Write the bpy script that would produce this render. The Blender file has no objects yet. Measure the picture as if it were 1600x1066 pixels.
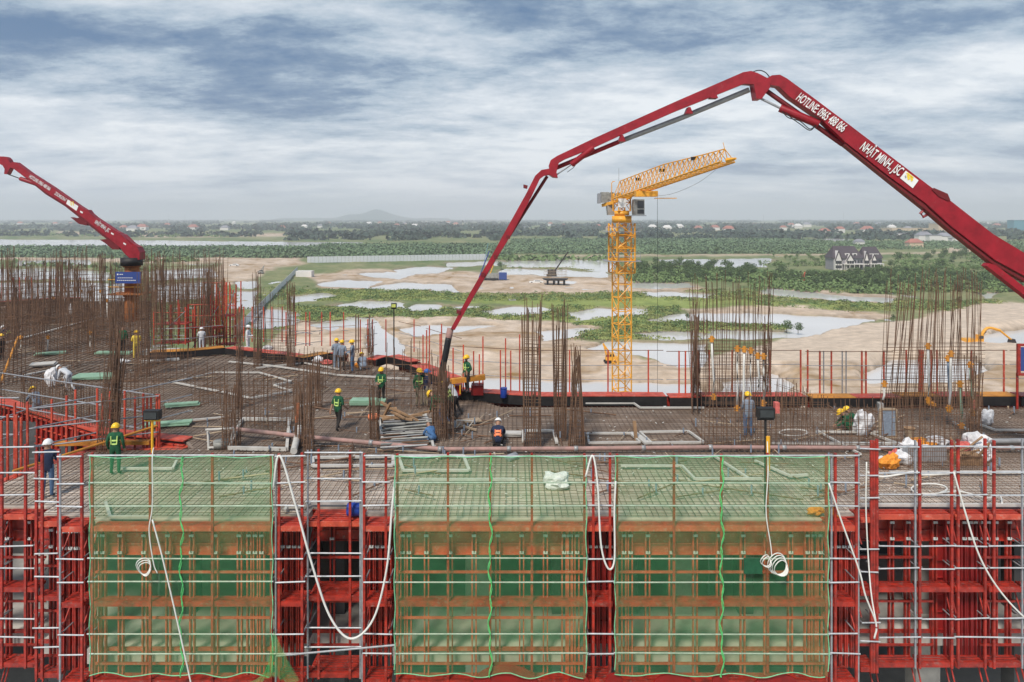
import bpy, bmesh, math, random
import numpy as np
from mathutils import Vector, Matrix
from mathutils.geometry import tessellate_polygon
R = math.radians
random.seed(7); rng = np.random.default_rng(7)
sc = bpy.context.scene
COL = sc.collection
# ---------------------------------------------------------------- camera, world, sun, exposure
F = 1100.0            # focal length in photo pixels (1600 wide)
HC = 8.5              # camera height above the slab being built
GZ = -21.5            # ground level
HZ = 341.0            # horizon row
cam = bpy.data.cameras.new('camera'); camo = bpy.data.objects.new('camera', cam); COL.objects.link(camo)
cam.sensor_width = 36.0; cam.lens = 36.0 * F / 1600.0
cam.shift_y = -(533.0 - HZ) / 1600.0
cam.clip_start = 0.5; cam.clip_end = 90000
camo.location = (0, 0, HC); camo.rotation_euler = (R(90), 0, 0)
sc.camera = camo
SUN_EL, SUN_AZ = 52, 205     # elevation, compass azimuth measured from +Y clockwise
w = bpy.data.worlds.new('World'); sc.world = w; w.use_nodes = True
nt = w.node_tree; N = nt.nodes; L = nt.links
for n in list(N): N.remove(n)
def nd(t, **k):
    n = N.new(t)
    for a, b in k.items(): setattr(n, a, b)
    return n
def mth(op, a, b=None, c=None):
    n = nd('ShaderNodeMath', operation=op)
    for i, v in enumerate((a, b, c)):
        if v is None: continue
        if isinstance(v, (int, float)): n.inputs[i].default_value = v
        else: L.new(v, n.inputs[i])
    return n.outputs[0]
out = nd('ShaderNodeOutputWorld'); bg = nd('ShaderNodeBackground'); bg.inputs[1].default_value = 0.1
sky = nd('ShaderNodeTexSky', sky_type='NISHITA'); sky.sun_disc = False
sky.sun_elevation = R(SUN_EL); sky.sun_rotation = R(SUN_AZ); sky.air_density = 1.0; sky.dust_density = 2.0
tc = nd('ShaderNodeTexCoord'); sx = nd('ShaderNodeSeparateXYZ'); L.new(tc.outputs['Generated'], sx.inputs[0])
zz = mth('MAXIMUM', sx.outputs[2], 0.0)
den = mth('ADD', zz, 0.15)
u = mth('DIVIDE', sx.outputs[0], den); v = mth('DIVIDE', sx.outputs[1], den)
def cvec(su, sv, ou, ov):
    c = nd('ShaderNodeCombineXYZ')
    L.new(mth('MULTIPLY_ADD', u, su, ou), c.inputs[0]); L.new(mth('MULTIPLY_ADD', v, sv, ov), c.inputs[1])
    return c.outputs[0]
def noise(vec, s, d, r, dist):
    n = nd('ShaderNodeTexNoise'); L.new(vec, n.inputs['Vector'])
    n.inputs['Scale'].default_value = s; n.inputs['Detail'].default_value = d
    n.inputs['Roughness'].default_value = r; n.inputs['Distortion'].default_value = dist
    return n.outputs['Fac']
n1 = noise(cvec(0.62, 1.0, 3.1, 7.7), 1.35, 12, 0.62, 0.15)
n2 = noise(cvec(0.70, 0.9, 11.3, 2.2), 6.5, 12, 0.74, 0.1)
n3 = noise(cvec(0.5, 0.8, 5.0, 9.0), 0.45, 2, 0.5, 0.0)
dens = mth('ADD', mth('MULTIPLY', n1, 0.62), mth('ADD', mth('MULTIPLY', n2, 0.20), mth('MULTIPLY', n3, 0.46)))
dens = mth('SUBTRACT', dens, mth('MULTIPLY', mth('MINIMUM', zz, 0.3), 0.40))
rp = nd('ShaderNodeValToRGB'); cr = rp.color_ramp; L.new(dens, rp.inputs[0])
cr.elements[0].position = 0.475; cr.elements[0].color = (0.060, 0.145, 0.28, 1)
cr.elements[1].position = 0.69; cr.elements[1].color = (0.80, 0.83, 0.85, 1)
for p, c in ((0.522, (0.16, 0.245, 0.36, 1)), (0.565, (0.34, 0.43, 0.52, 1)), (0.62, (0.55, 0.61, 0.67, 1))):
    e = cr.elements.new(p); e.color = c
hz = mth('POWER', mth('SUBTRACT', 1.0, mth('MINIMUM', zz, 1.0)), 22.0)
mx = nd('ShaderNodeMix', data_type='RGBA'); L.new(mth('MULTIPLY', hz, 0.92), mx.inputs[0]); L.new(rp.outputs[0], mx.inputs[6])
mx.inputs[7].default_value = (0.88, 0.90, 0.97, 1)
mul = nd('ShaderNodeMix', data_type='RGBA', blend_type='MULTIPLY'); mul.inputs[0].default_value = 1; L.new(mx.outputs[2], mul.inputs[6])
mul.inputs[7].default_value = (6.5, 6.5, 6.5, 1)
fin = nd('ShaderNodeMix', data_type='RGBA'); fin.inputs[0].default_value = 0.93
L.new(sky.outputs[0], fin.inputs[6]); L.new(mul.outputs[2], fin.inputs[7]); L.new(fin.outputs[2], bg.inputs[0]); L.new(bg.outputs[0], out.inputs[0])
sl = bpy.data.lights.new('sun', 'SUN'); sl.energy = 2.2; sl.angle = R(11); sl.color = (1.0, 0.93, 0.84)
so = bpy.data.objects.new('sun', sl); COL.objects.link(so)
so.rotation_euler = (R(90 - SUN_EL), 0, R(180 - SUN_AZ))
sc.view_settings.view_transform = 'Standard'; sc.view_settings.look = 'None'
sc.view_settings.exposure = 0.85; sc.view_settings.gamma = 1
sc.view_settings.use_curve_mapping = False
sc.render.engine = 'CYCLES'; sc.cycles.max_bounces = 6; sc.cycles.transparent_max_bounces = 16; sc.cycles.volume_bounces = 1
# ---------------------------------------------------------------- helpers
def P(px, py, Y): return Vector(((px - 800) / F * Y, Y, HC - (py - HZ) / F * Y))
def D(px, py, z=0.0):
    Y = F * (HC - z) / (py - HZ); return Vector(((px - 800) / F * Y, Y, z))
def G(px, py, z=GZ): return D(px, py, z)
MATS = {}
def mat(name, col, rough=0.7, metal=0.0, var=0.25, scale=3.0, bump=0.0, dirt=None, spec=0.4, splash=None):
    m = bpy.data.materials.new(name); m.use_nodes = True; t = m.node_tree; b = t.nodes['Principled BSDF']
    b.inputs['Roughness'].default_value = rough; b.inputs['Metallic'].default_value = metal
    b.inputs['Specular IOR Level'].default_value = spec
    g = t.nodes.new('ShaderNodeNewGeometry')
    n = t.nodes.new('ShaderNodeTexNoise'); n.inputs['Scale'].default_value = scale; n.inputs['Detail'].default_value = 6; n.inputs['Roughness'].default_value = 0.65
    t.links.new(g.outputs['Position'], n.inputs['Vector'])
    r = t.nodes.new('ShaderNodeValToRGB')
    r.color_ramp.elements[0].position = 0.3; r.color_ramp.elements[1].position = 0.7
    c2 = dirt if dirt else tuple(x * (1 - var) for x in col)
    r.color_ramp.elements[0].color = (*c2, 1); r.color_ramp.elements[1].color = (*[min(1, x * (1 + var * 0.5)) for x in col], 1)
    t.links.new(n.outputs['Fac'], r.inputs[0]); t.links.new(r.outputs[0], b.inputs['Base Color'])
    if splash:      # cement splashes and rubbed patches
        n_ = t.nodes.new('ShaderNodeTexNoise'); n_.inputs['Scale'].default_value = splash[0]; n_.inputs['Detail'].default_value = 8; n_.inputs['Roughness'].default_value = 0.75
        t.links.new(g.outputs['Position'], n_.inputs['Vector']); q = t.nodes.new('ShaderNodeMapRange'); q.inputs[1].default_value = splash[1]; q.inputs[2].default_value = splash[1] + .1; q.inputs[4].default_value = splash[2]
        t.links.new(n_.outputs['Fac'], q.inputs[0]); k = t.nodes.new('ShaderNodeMix'); k.data_type = 'RGBA'; t.links.new(q.outputs[0], k.inputs[0]); t.links.new(r.outputs[0], k.inputs[6]); k.inputs[7].default_value = (*splash[3], 1); t.links.new(k.outputs[2], b.inputs['Base Color'])
    if bump:
        bp = t.nodes.new('ShaderNodeBump'); bp.inputs['Strength'].default_value = bump; bp.inputs['Distance'].default_value = 0.05
        t.links.new(n.outputs['Fac'], bp.inputs['Height']); t.links.new(bp.outputs[0], b.inputs['Normal'])
    MATS[name] = m; return m
mat('clamp', (0.62, 0.62, 0.60), 0.6)
mat('rail', (0.58, 0.60, 0.62), 0.5, 0.2, var=.3, scale=6)
mat('fence_sheet', (0.66, 0.68, 0.70), 0.6)
mat('red_paint', (0.46, 0.032, 0.017), 0.5, var=0.35, scale=5, dirt=(0.15, 0.016, 0.012), splash=(7, .56, .55, (.30, .22, .19)))
mat('red_deep', (0.26, 0.010, 0.010), 0.5, var=0.5, scale=4, dirt=(0.2, 0.012, 0.01))
mat('orange_red', (0.62, 0.085, 0.04), 0.5, var=0.3, scale=3, dirt=(0.36, 0.05, 0.03), splash=(6, .54, .55, (.40, .30, .25)))
mat('boom_red', (0.31, 0.009, 0.020), 0.45, var=0.35, scale=2.2, splash=(3.5, .60, .35, (.20, .10, .10)))
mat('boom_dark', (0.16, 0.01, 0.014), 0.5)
mat('galvanised', (0.36, 0.37, 0.39), 0.5, 0.3, var=0.3, scale=6)
mat('grey_pipe', (0.36, 0.36, 0.36), 0.5, 0.3, scale=4)
mat('rust', (0.19, 0.105, 0.06), 0.85, var=0.5, scale=3, dirt=(0.09, 0.055, 0.04))
mat('rust_orange', (0.36, 0.13, 0.035), 0.8, var=0.5, scale=2, dirt=(0.2, 0.07, 0.03))
mat('rebar_mat', (0.17, 0.115, 0.08), 0.85, var=0.4, scale=1)
mat('concrete', (0.36, 0.34, 0.31), 0.9, var=0.35, scale=1.2, bump=0.3)
mat('concrete_pale', (0.50, 0.48, 0.44), 0.9, var=0.25, scale=1.2, bump=0.2)
mat('concrete_shaded', (0.10, 0.10, 0.10), 0.9, var=0.4, scale=1.2)  # concrete with the shade inside the storeys put into its colour
mat('black_form', (0.02, 0.018, 0.018), 0.6, var=0.5, scale=3)
mat('rubber', (0.015, 0.015, 0.017), 0.6)
mat('white_frame', (0.56, 0.54, 0.50), 0.7, var=0.2, scale=3)
mat('white_hose', (0.75, 0.74, 0.69), 0.6, var=0.1)
mat('white_sack', (0.75, 0.75, 0.76), 0.8, var=0.25, scale=9, bump=0.4)
mat('orange_sack', (0.85, 0.32, 0.04), 0.8, var=0.3, scale=9, bump=0.4)
mat('red_sack', (0.62, 0.14, 0.12), 0.8, var=0.4, scale=9, bump=0.4)
mat('pink_pipe', (0.40, 0.23, 0.20), 0.7, var=0.3, scale=2.5, dirt=(0.24, 0.17, 0.15))
mat('crane_yellow', (0.85, 0.40, 0.04), 0.45, var=0.2, scale=2)
mat('yellow', (0.85, 0.42, 0.02), 0.45, var=0.2)
mat('cap_orange', (0.62, 0.26, 0.03), 0.6, dirt=(0.4, 0.16, 0.03))
mat('helmet_yellow', (0.90, 0.55, 0.03), 0.3, var=0.05)
mat('helmet_white', (0.82, 0.82, 0.80), 0.3, var=0.05)
mat('helmet_blue', (0.04, 0.16, 0.50), 0.3, var=0.05)
mat('skin', (0.36, 0.20, 0.13), 0.6, var=0.1)
mat('green_cloth', (0.015, 0.10, 0.045), 0.9, var=0.3, scale=12)
mat('navy_cloth', (0.02, 0.03, 0.07), 0.9, var=0.3, scale=12)
mat('denim', (0.09, 0.16, 0.28), 0.9, var=0.3, scale=12)
mat('blue_cloth', (0.07, 0.17, 0.36), 0.9, var=0.3, scale=12)
mat('grey_cloth', (0.24, 0.29, 0.36), 0.9, var=0.3, scale=12)
mat('white_cloth', (0.66, 0.68, 0.70), 0.9, var=0.2, scale=12)
mat('dark_cloth', (0.035, 0.03, 0.028), 0.9, var=0.3, scale=12)
mat('khaki_cloth', (0.28, 0.23, 0.16), 0.9, var=0.3, scale=12)
mat('yellow_cloth', (0.75, 0.55, 0.08), 0.9, var=0.2, scale=12)
mat('hivis', (0.62, 0.85, 0.25), 0.6, var=0.05)
mat('hivis_orange', (0.90, 0.25, 0.10), 0.6, var=0.05)
mat('green_panel', (0.27, 0.44, 0.31), 0.6, var=0.25, scale=3)
mat('timber', (0.36, 0.22, 0.12), 0.8, var=0.4, scale=4)
mat('ply', (0.42, 0.32, 0.22), 0.8, var=0.3, scale=4)
mat('blue_plastic', (0.015, 0.05, 0.30), 0.4, var=0.15)
mat('sign_blue', (0.035, 0.07, 0.26), 0.5, var=0.05)
mat('white_paint', (0.80, 0.80, 0.78), 0.5, var=0.05)
mat('paint_yellow', (0.85, 0.62, 0.05), 0.5, var=0.05)
mat('machine_grey', (0.36, 0.36, 0.33), 0.6, 0.2, var=0.5, scale=2)
mat('dark_glass', (0.05, 0.055, 0.06), 0.15)
mat('lamp_glass', (0.55, 0.60, 0.15), 0.2)
mat('bark', (0.10, 0.08, 0.06), 0.9)
mat('villa_wall', (0.30, 0.29, 0.31), 0.8, var=0.15, scale=.5)
mat('villa_roof', (0.085, 0.07, 0.08), 0.8, var=0.25, scale=.5)
mat('house_white', (0.75, 0.72, 0.68), 0.8, var=0.1, scale=.05)
mat('house_cream', (0.66, 0.52, 0.36), 0.8, var=0.1, scale=.05)
mat('roof_red', (0.42, 0.17, 0.13), 0.8, var=0.3, scale=.05)
mat('roof_grey', (0.28, 0.28, 0.31), 0.8, var=0.3, scale=.05)
mat('hill', (0.06, 0.09, 0.06), 0.9, var=0.3, scale=0.004)
mat('teal_glass', (0.12, 0.32, 0.40), 0.4)
mat('leaf_dark', (0.10, 0.16, 0.055), 0.8, var=0.5, scale=0.35)
mat('leaf_mid', (0.16, 0.24, 0.08), 0.8, var=0.5, scale=0.35)
mat('leaf_far', (0.055, 0.085, 0.06), 0.8, var=0.4, scale=0.02)
mat('mangrove', (0.16, 0.24, 0.12), 0.8, var=0.4, scale=0.03)
mat('reed', (0.30, 0.34, 0.11), 0.8, var=0.5, scale=0.15)
MATS['red_deep'].node_tree.nodes['Principled BSDF'].inputs['Roughness'].default_value = 0.5
WM = {}
def tag(o, label=None, cat=None, group=None, kind=None):
    if label: o['label'] = label
    if cat: o['category'] = cat
    if group: o['group'] = group
    if kind: o['kind'] = kind
    return o
def put(o, M, parent=None):
    if parent is not None:
        o.parent = parent; o.matrix_parent_inverse = WM[parent].inverted()
    o.matrix_basis = M; WM[o] = M.copy(); COL.objects.link(o); return o
def thing(name, loc, label, cat, group=None, rz=0.0):
    o = bpy.data.objects.new(name, None); o.empty_display_size = 0.2
    put(o, Matrix.Translation(loc) @ Matrix.Rotation(rz, 4, 'Z')); return tag(o, label, cat, group)
_unit = {}
def unit(kind, m):
    k = (kind, m)
    if k in _unit: return _unit[k]
    bm = bmesh.new()
    if kind == 'box': bmesh.ops.create_cube(bm, size=1)
    elif kind == 'rod': bmesh.ops.create_cone(bm, cap_ends=True, segments=6, radius1=1, radius2=1, depth=1)
    elif kind == 'bar': bmesh.ops.create_cone(bm, cap_ends=True, segments=4, radius1=1, radius2=1, depth=1)
    elif kind == 'cyl': bmesh.ops.create_cone(bm, cap_ends=True, segments=20, radius1=1, radius2=1, depth=1)
    me = bpy.data.meshes.new(kind + '_' + m); bm.to_mesh(me); bm.free(); me.materials.append(MATS[m])
    if kind in ('rod', 'cyl'):
        for p in me.polygons: p.use_smooth = len(p.vertices) == 4
    _unit[k] = me; return me
def piece(name, kind, m, M, parent=None): return put(bpy.data.objects.new(name, unit(kind, m)), M, parent)
def rodM(p0, p1, r, r2=None):
    p0 = Vector(p0); p1 = Vector(p1); d = p1 - p0; ln = d.length
    q = d.to_track_quat('Z', 'Y').to_matrix().to_4x4()
    return Matrix.Translation((p0 + p1) / 2) @ q @ Matrix.Diagonal((r, r2 or r, ln, 1))
def rod(name, p0, p1, r, m, parent=None, kind='rod'): return piece(name, kind, m, rodM(p0, p1, r), parent)
def blk(name, lo, hi, m, parent=None):
    lo = Vector(lo); hi = Vector(hi)
    return piece(name, 'box', m, Matrix.Translation((lo + hi) / 2) @ Matrix.Diagonal((*[max(abs(a), .002) for a in (hi - lo)], 1)), parent)
def beam(name, p0, p1, wd, ht, m, parent=None):   # rectangular bar between two points, ht measured upwards
    p0 = Vector(p0); p1 = Vector(p1); d = (p1 - p0); ln = d.length; d.normalize()
    up = Vector((0, 0, 1)) if abs(d.z) < .95 else Vector((0, 1, 0))
    s = d.cross(up).normalized(); up = s.cross(d)
    Mx = Matrix((s, d, up)).transposed().to_4x4()
    return piece(name, 'box', m, Matrix.Translation((p0 + p1) / 2) @ Mx @ Matrix.Diagonal((wd, ln, ht, 1)), parent)
class MB:
    def __init__(s): s.v = []; s.f = []
    def box(s, lo, hi):
        b = len(s.v); x0, y0, z0 = lo; x1, y1, z1 = hi
        s.v += [(x0, y0, z0), (x1, y0, z0), (x1, y1, z0), (x0, y1, z0), (x0, y0, z1), (x1, y0, z1), (x1, y1, z1), (x0, y1, z1)]
        s.f += [tuple(b + i for i in q) for q in ((0, 3, 2, 1), (4, 5, 6, 7), (0, 1, 5, 4), (1, 2, 6, 5), (2, 3, 7, 6), (3, 0, 4, 7))]
    def rod(s, p0, p1, r, n=4, r1=None):
        p0 = Vector(p0); p1 = Vector(p1); d = (p1 - p0)
        if d.length < 1e-6: return
        q = d.to_track_quat('Z', 'Y'); b = len(s.v)
        for p, rr in ((p0, r), (p1, r if r1 is None else r1)):
            for i in range(n):
                a = 2 * math.pi * i / n; s.v.append(tuple(p + q @ Vector((rr * math.cos(a), rr * math.sin(a), 0))))
        for i in range(n): s.f.append((b + i, b + (i + 1) % n, b + n + (i + 1) % n, b + n + i))
        s.f.append(tuple(b + n + i for i in range(n))); s.f.append(tuple(b + n - 1 - i for i in range(n)))
    def tube(s, pts, r, n=6):
        pts = [Vector(p) for p in pts]; b = len(s.v); k = len(pts)
        for j, p in enumerate(pts):
            d = (pts[min(j + 1, k - 1)] - pts[max(j - 1, 0)]); q = d.to_track_quat('Z', 'Y'); rr = r[j] if isinstance(r, (list, tuple)) else r
            for i in range(n):
                a = 2 * math.pi * i / n; s.v.append(tuple(p + q @ Vector((rr * math.cos(a), rr * math.sin(a), 0))))
        for j in range(k - 1):
            for i in range(n): s.f.append((b + j * n + i, b + j * n + (i + 1) % n, b + (j + 1) * n + (i + 1) % n, b + (j + 1) * n + i))
        s.f.append(tuple(b + (k - 1) * n + i for i in range(n))); s.f.append(tuple(b + n - 1 - i for i in range(n)))
    def prism(s, front, back):    # two matching outlines
        n = len(front); b = len(s.v); s.v += [tuple(p) for p in front] + [tuple(p) for p in back]
        for t in tessellate_polygon([[Vector(p) for p in front]]):
            s.f.append(tuple(b + i for i in t)); s.f.append(tuple(b + n + i for i in reversed(t)))
        for i in range(n): s.f.append((b + i, b + (i + 1) % n, b + n + (i + 1) % n, b + n + i))
    def build(s, name, m, parent=None, smooth=False):
        me = bpy.data.meshes.new(name); me.from_pydata(s.v, [], s.f); me.update(); me.materials.append(MATS[m])
        bm = bmesh.new(); bm.from_mesh(me); bmesh.ops.recalc_face_normals(bm, faces=bm.faces); bm.to_mesh(me); bm.free()
        if smooth:
            for p in me.polygons: p.use_smooth = True
        return put(bpy.data.objects.new(name, me), Matrix.Identity(4), parent)
def loc_mesh(o, loc):   # move the origin of a top-level single mesh to its base
    M = Matrix.Translation(loc); o.data.transform(M.inverted()); o.matrix_basis = M; WM[o] = M; return o
def curve_pts(pts, n=10):   # Catmull-Rom
    P_ = [Vector(p) for p in pts]; P_ = [P_[0] * 2 - P_[1]] + P_ + [P_[-1] * 2 - P_[-2]]; o = []
    for i in range(1, len(P_) - 2):
        for k in range(n):
            t = k / n; a, b, c, d = P_[i - 1:i + 3]
            o.append(0.5 * ((2 * b) + (c - a) * t + (2 * a - 5 * b + 4 * c - d) * t * t + (3 * b - a - 3 * c + d) * t ** 3))
    o.append(P_[-2]); return o
def npmesh(name, verts, faces, m, parent=None, smooth=False):
    me = bpy.data.meshes.new(name); n = len(faces); k = faces.shape[1]
    me.vertices.add(len(verts)); me.vertices.foreach_set('co', np.ascontiguousarray(verts, dtype=np.float32).ravel())
    me.loops.add(n * k); me.loops.foreach_set('vertex_index', np.ascontiguousarray(faces, dtype=np.int32).ravel())
    me.polygons.add(n); me.polygons.foreach_set('loop_start', np.arange(0, n * k, k, dtype=np.int32))
    me.update(calc_edges=True); me.materials.append(MATS[m])
    if smooth: me.polygons.foreach_set('use_smooth', np.ones(n, dtype=bool))
    o = bpy.data.objects.new(name, me); put(o, Matrix.Identity(4), parent); return o
# ---------------------------------------------------------------- terrain
def vnoise(x, y, seed=0):
    xi = np.floor(x).astype(np.int64); yi = np.floor(y).astype(np.int64); xf = x - xi; yf = y - yi
    def h(a, b):
        n = (a * 374761393 + b * 668265263 + seed * 974711) & 0x7fffffff
        n = ((n ^ (n >> 13)) * 1274126177) & 0x7fffffff; return ((n ^ (n >> 16)) & 0xffff) / 65535.0
    u_ = xf * xf * (3 - 2 * xf); v_ = yf * yf * (3 - 2 * yf)
    return (h(xi, yi) * (1 - u_) + h(xi + 1, yi) * u_) * (1 - v_) + (h(xi, yi + 1) * (1 - u_) + h(xi + 1, yi + 1) * u_) * v_
def fbm(x, y, seed=0, o=4):
    s = 0; a = 0.5
    for i in range(o): s = s + a * vnoise(x * 2 ** i, y * 2 ** i, seed + i); a *= .5
    return s / (1 - .5 ** o) - 0.5
YS = 3.0    # rows are weighted against columns when measuring distance to an outline
def sdf(x, y, poly):
    p = np.array(poly, dtype=float); p[:, 1] *= YS; yy = y * YS; n = len(p)
    d = np.full(x.shape, 1e18); ins = np.zeros(x.shape, bool)
    for i in range(n):
        a = p[i]; b = p[(i + 1) % n]; e = b - a; wx = x - a[0]; wy = yy - a[1]
        t = np.clip((wx * e[0] + wy * e[1]) / (e @ e + 1e-9), 0, 1)
        d = np.minimum(d, (wx - e[0] * t) ** 2 + (wy - e[1] * t) ** 2)
        c = ((a[1] > yy) != (b[1] > yy)) & (x < (b[0] - a[0]) * (yy - a[1]) / (b[1] - a[1] + 1e-12) + a[0]); ins ^= c
    d = np.sqrt(d); return np.where(ins, -d, d)
PONDS = [
 [(494,442),(529,437.5),(589,439.5),(568,447),(505,446.6)], [(568,428),(600,425),(647,426),(626,433.5),(584,432.6)],
 [(623,421),(663,417.5),(710,419),(676,425.5),(636,424.7)], [(573,449),(636,440.8),(699,444.8),(657,450.8),(610,452)],
 [(670,454),(702,445.3),(719,455.8)], [(513,478),(568,469.5),(628,473),(626,480),(584,482)],
 [(631,482),(652,475),(692,476),(690,484),(650,486)], [(706,478),(742,476.5),(742,481),(706,483)],
 [(456,463),(505,458.5),(523,461.5),(487,468),(455,471)], [(536,494.6),(584,496),(607,525),(626,530),(623,559),(584,560),(581,509),(536,509)],
 [(631,514),(663,507),(710,508),(775,508),(702,517),(652,523)], [(487,508),(513,500),(536,501),(518,515)],
 [(752,486),(800,479.5),(845,478.5),(862,484),(840,491),(770,493)], [(884,489),(935,481),(1012,482),(1004,492),(905,498)],
 [(800,408.5),(958,407),(958,425),(892,416),(800,416)], [(700,411),(780,409),(800,412),(700,415)],[(792,421),(860,422),(940,425),(950,431),(860,429),(790,426)],
 [(984,441.6),(1076,443),(1080,447.5),(1036,449),(984,447.5)], [(1008,455),(1112,458.7),(1107,463.5),(1015,462.5)],
 [(1030,406),(1200,404.5),(1196,414.5),(1110,415),(1073,413)], [(1190,449),(1279,458),(1399,466),(1397,472),(1292,466),(1190,457)],
 [(1020,500),(1045,492),(1090,488),(1200,490.5),(1279,492),(1362,498.6),(1326,506.5),(1279,520),(1231,526),(1170,528),(1090,527),(1120,514),(1240,518),(1225,508),(1090,503)],
 [(985,521),(1030,517),(1092,518),(1092,528),(1036,528)], [(921,543),(950,534),(1036,533),(1100,537),(1100,570),(1063,572),(1018,557)],
 [(560,592),(700,588),(900,594),(1090,598),(1092,640),(560,640)], [(845,516),(905,511),(938,514),(892,524),(850,532)],
 [(1536,457),(1557,458),(1547,464)], [(1540,524),(1600,513),(1760,508),(1760,541),(1578,539),(1536,538)],
 [(1352,585),(1394,562),(1515,559),(1545,583),(1500,604),(1358,604)],
 [(368,457),(398,455),(396,466),(370,467)],[(366,471),(398,469),(392,479),(366,481)],[(371,440),(398,439),(396,448),(375,449)],
 [(395,485),(440,483),(470,490),(455,505),(400,512)],
 [(-300,428),(60,420),(170,424),(165,436),(60,434),(-300,440)], [(-300,446),(40,441),(200,443),(200,470),(60,478),(-300,470)],
 [(230,424),(330,420),(340,430),(240,436)], [(240,446),(330,440),(345,462),(250,470)], [(30,408),(140,406),(140,411),(30,413)],
 [(-900,371),(200,376),(480,379),(560,379),(480,387),(200,386),(-900,385)], [(1240,374.5),(1330,374),(1320,377.5),(1240,377)],
 [(1130,595),(1210,582),(1240,600),(1200,640),(1120,640)],
]
SANDS = [
 [(225,403),(470,401),(478,412),(430,418),(400,436),(345,448),(330,430),(350,412),(225,411)],
 [(478,430),(560,420),(700,424),(760,425),(830,430),(960,430),(1005,440),(1075,443),(1112,455),(1000,457),(955,457),(800,461),(720,459),(600,452),(500,452)],
 [(455,500),(520,505),(585,492),(640,497),(720,493),(800,500),(850,503),(935,509),(900,530),(950,540),(1000,560),(1090,572),(1200,590),(1500,600),(1500,760),(330,760),(420,540)],
 [(1040,578),(1150,548),(1215,533),(1330,507),(1395,502),(1420,500),(1490,483),(1530,472),(1600,474),(1900,476),(1900,900),(1040,900)],
 [(1180,445),(1280,452),(1405,462),(1405,476),(1300,472),(1180,462)], [(1060,484),(1200,478),(1350,486),(1400,492),(1370,500),(1280,491),(1090,489)],
 [(-900,384),(0,386),(200,384.5),(0,389),(-900,391)], [(900,399),(1300,396.5),(1500,394),(1500,396),(1300,398.5),(900,401.5),(750,404),(750,402.5)],
 [(1050,344),(1060,345),(1050,347)], [(620,352),(820,350),(830,358),(640,358)],[(100,362),(300,366),(480,364),(480,369),(250,371),(90,367)],
 [(-300,395),(225,403),(225,410),(-300,404)], [(1480,388),(1530,387),(1530,393),(1480,394)]]
GREENS = [
 [(1195,560),(1260,556),(1345,580),(1330,596),(1230,590)],
 [(450,455),(700,457),(800,463),(1000,460),(1110,465),(1200,470),(1400,478),(1380,485),(1200,478),(1060,484),(1000,495),(800,478),(700,470),(600,468),(500,470),(450,475)],
 [(460,482),(600,485),(700,486),(800,488),(1000,496),(1040,500),(1000,512),(850,502),(720,492),(620,492),(540,490),(460,500)]]
cols = np.concatenate([np.linspace(-450, -120, 30)[:-1], np.arange(-120, 1720, 3.0), np.linspace(1720, 2050, 30)])
rows = np.concatenate([[344.05, 344.3, 344.6, 344.9], np.arange(345.2, 404, 0.9), np.arange(404, 620, 0.9), np.geomspace(620, 3400, 40)])
cx, ry = np.meshgrid(cols, rows)
wj = fbm(cx / 26, ry / 7, 3, 5) * 24; wk = fbm(cx / 26, ry / 7, 9, 5) * 5
qx = cx + wj; qy = ry + wk * np.clip((ry - 345) / 80, 0.05, 1)
Yw = F * (HC - GZ) / (ry - HZ); Xw = (cx - 800) / F * Yw
dw = np.full(cx.shape, 1e9)
for p in PONDS: dw = np.minimum(dw, sdf(qx, qy, p))
dw = dw - 2.5
ds = np.full(cx.shape, 1e9)
for p in SANDS: ds = np.minimum(ds, sdf(qx, qy, p))
dg = np.full(cx.shape, 1e9)
for p in GREENS: dg = np.minimum(dg, sdf(qx, qy, p))
def sm(a, b, x): t = np.clip((x - a) / (b - a), 0, 1); return t * t * (3 - 2 * t)
WZ = GZ - 0.45
rough_ = fbm(Xw / 14, Yw / 14, 21, 5)
dm = sm(10, -10, sdf(qx, qy, SANDS[3])) * (ry < 575)
h = GZ + rough_ * 1.7 * sm(2, 18, dw) * (1 - .9 * dm) + fbm(Xw / 3, Yw / 3, 5, 3) * 0.35 * sm(1, 8, dw) * (ry > 400)
dune = sm(0, 120, -sdf(cx, ry, SANDS[3])) * 1.5 * (Yw < 300)
h = h + dune * sm(0, 20, dw)
h = np.where(ry < 400, GZ + 0 * h, h)
edge = np.where(ry < 400, 2, 5)
t = sm(-edge, edge, dw); h = (GZ - 1.6) * (1 - t) + h * t
sand = sm(6, -6, ds); green = sm(5, -5, dg)
gn = fbm(Xw / 30, Yw / 30, 31, 5)[..., None]; g2 = fbm(cx / 20, ry / 4, 41, 4)[..., None]
g3 = fbm(Xw / 7, Yw / 9, 51, 5)[..., None]
c_base = np.array([0.20, 0.225, 0.10]) + (gn + g2) * np.array([0.20, 0.12, 0.09])
c_green = np.array([0.26, 0.31, 0.09]) + g2 * np.array([0.16, 0.15, 0.05])
c_sand = np.array([0.56, 0.44, 0.33]) + gn * np.array([0.22, 0.20, 0.18]) + g2 * 0.16 + g3 * 0.22 - 0.16 * np.clip(1 - np.abs(fbm(Xw / 22, Yw / 40, 61, 4))[..., None] * 22, 0, 1) - 0.12 * np.clip(1 - np.abs(fbm(Xw / 60, Yw / 18, 63, 4))[..., None] * 26, 0, 1)
c_sand = c_sand * (1 - dm[..., None]) + (np.array([0.62, 0.50, 0.385]) + gn * .06) * dm[..., None]
c_mud = np.array([0.30, 0.235, 0.17])
colr = c_base * (1 - green[..., None]) + c_green * green[..., None]
colr = colr * (1 - sand[..., None]) + c_sand * sand[..., None]
mudm = (sm(9, 1, dw) * (ry > 404) * (0.35 + 0.5 * (g2[..., 0] > -0.05)))[..., None]
colr = colr * (1 - mudm) + c_mud * mudm
colr = np.clip(colr, 0.01, 0.8)
nr, nc = cx.shape
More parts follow.
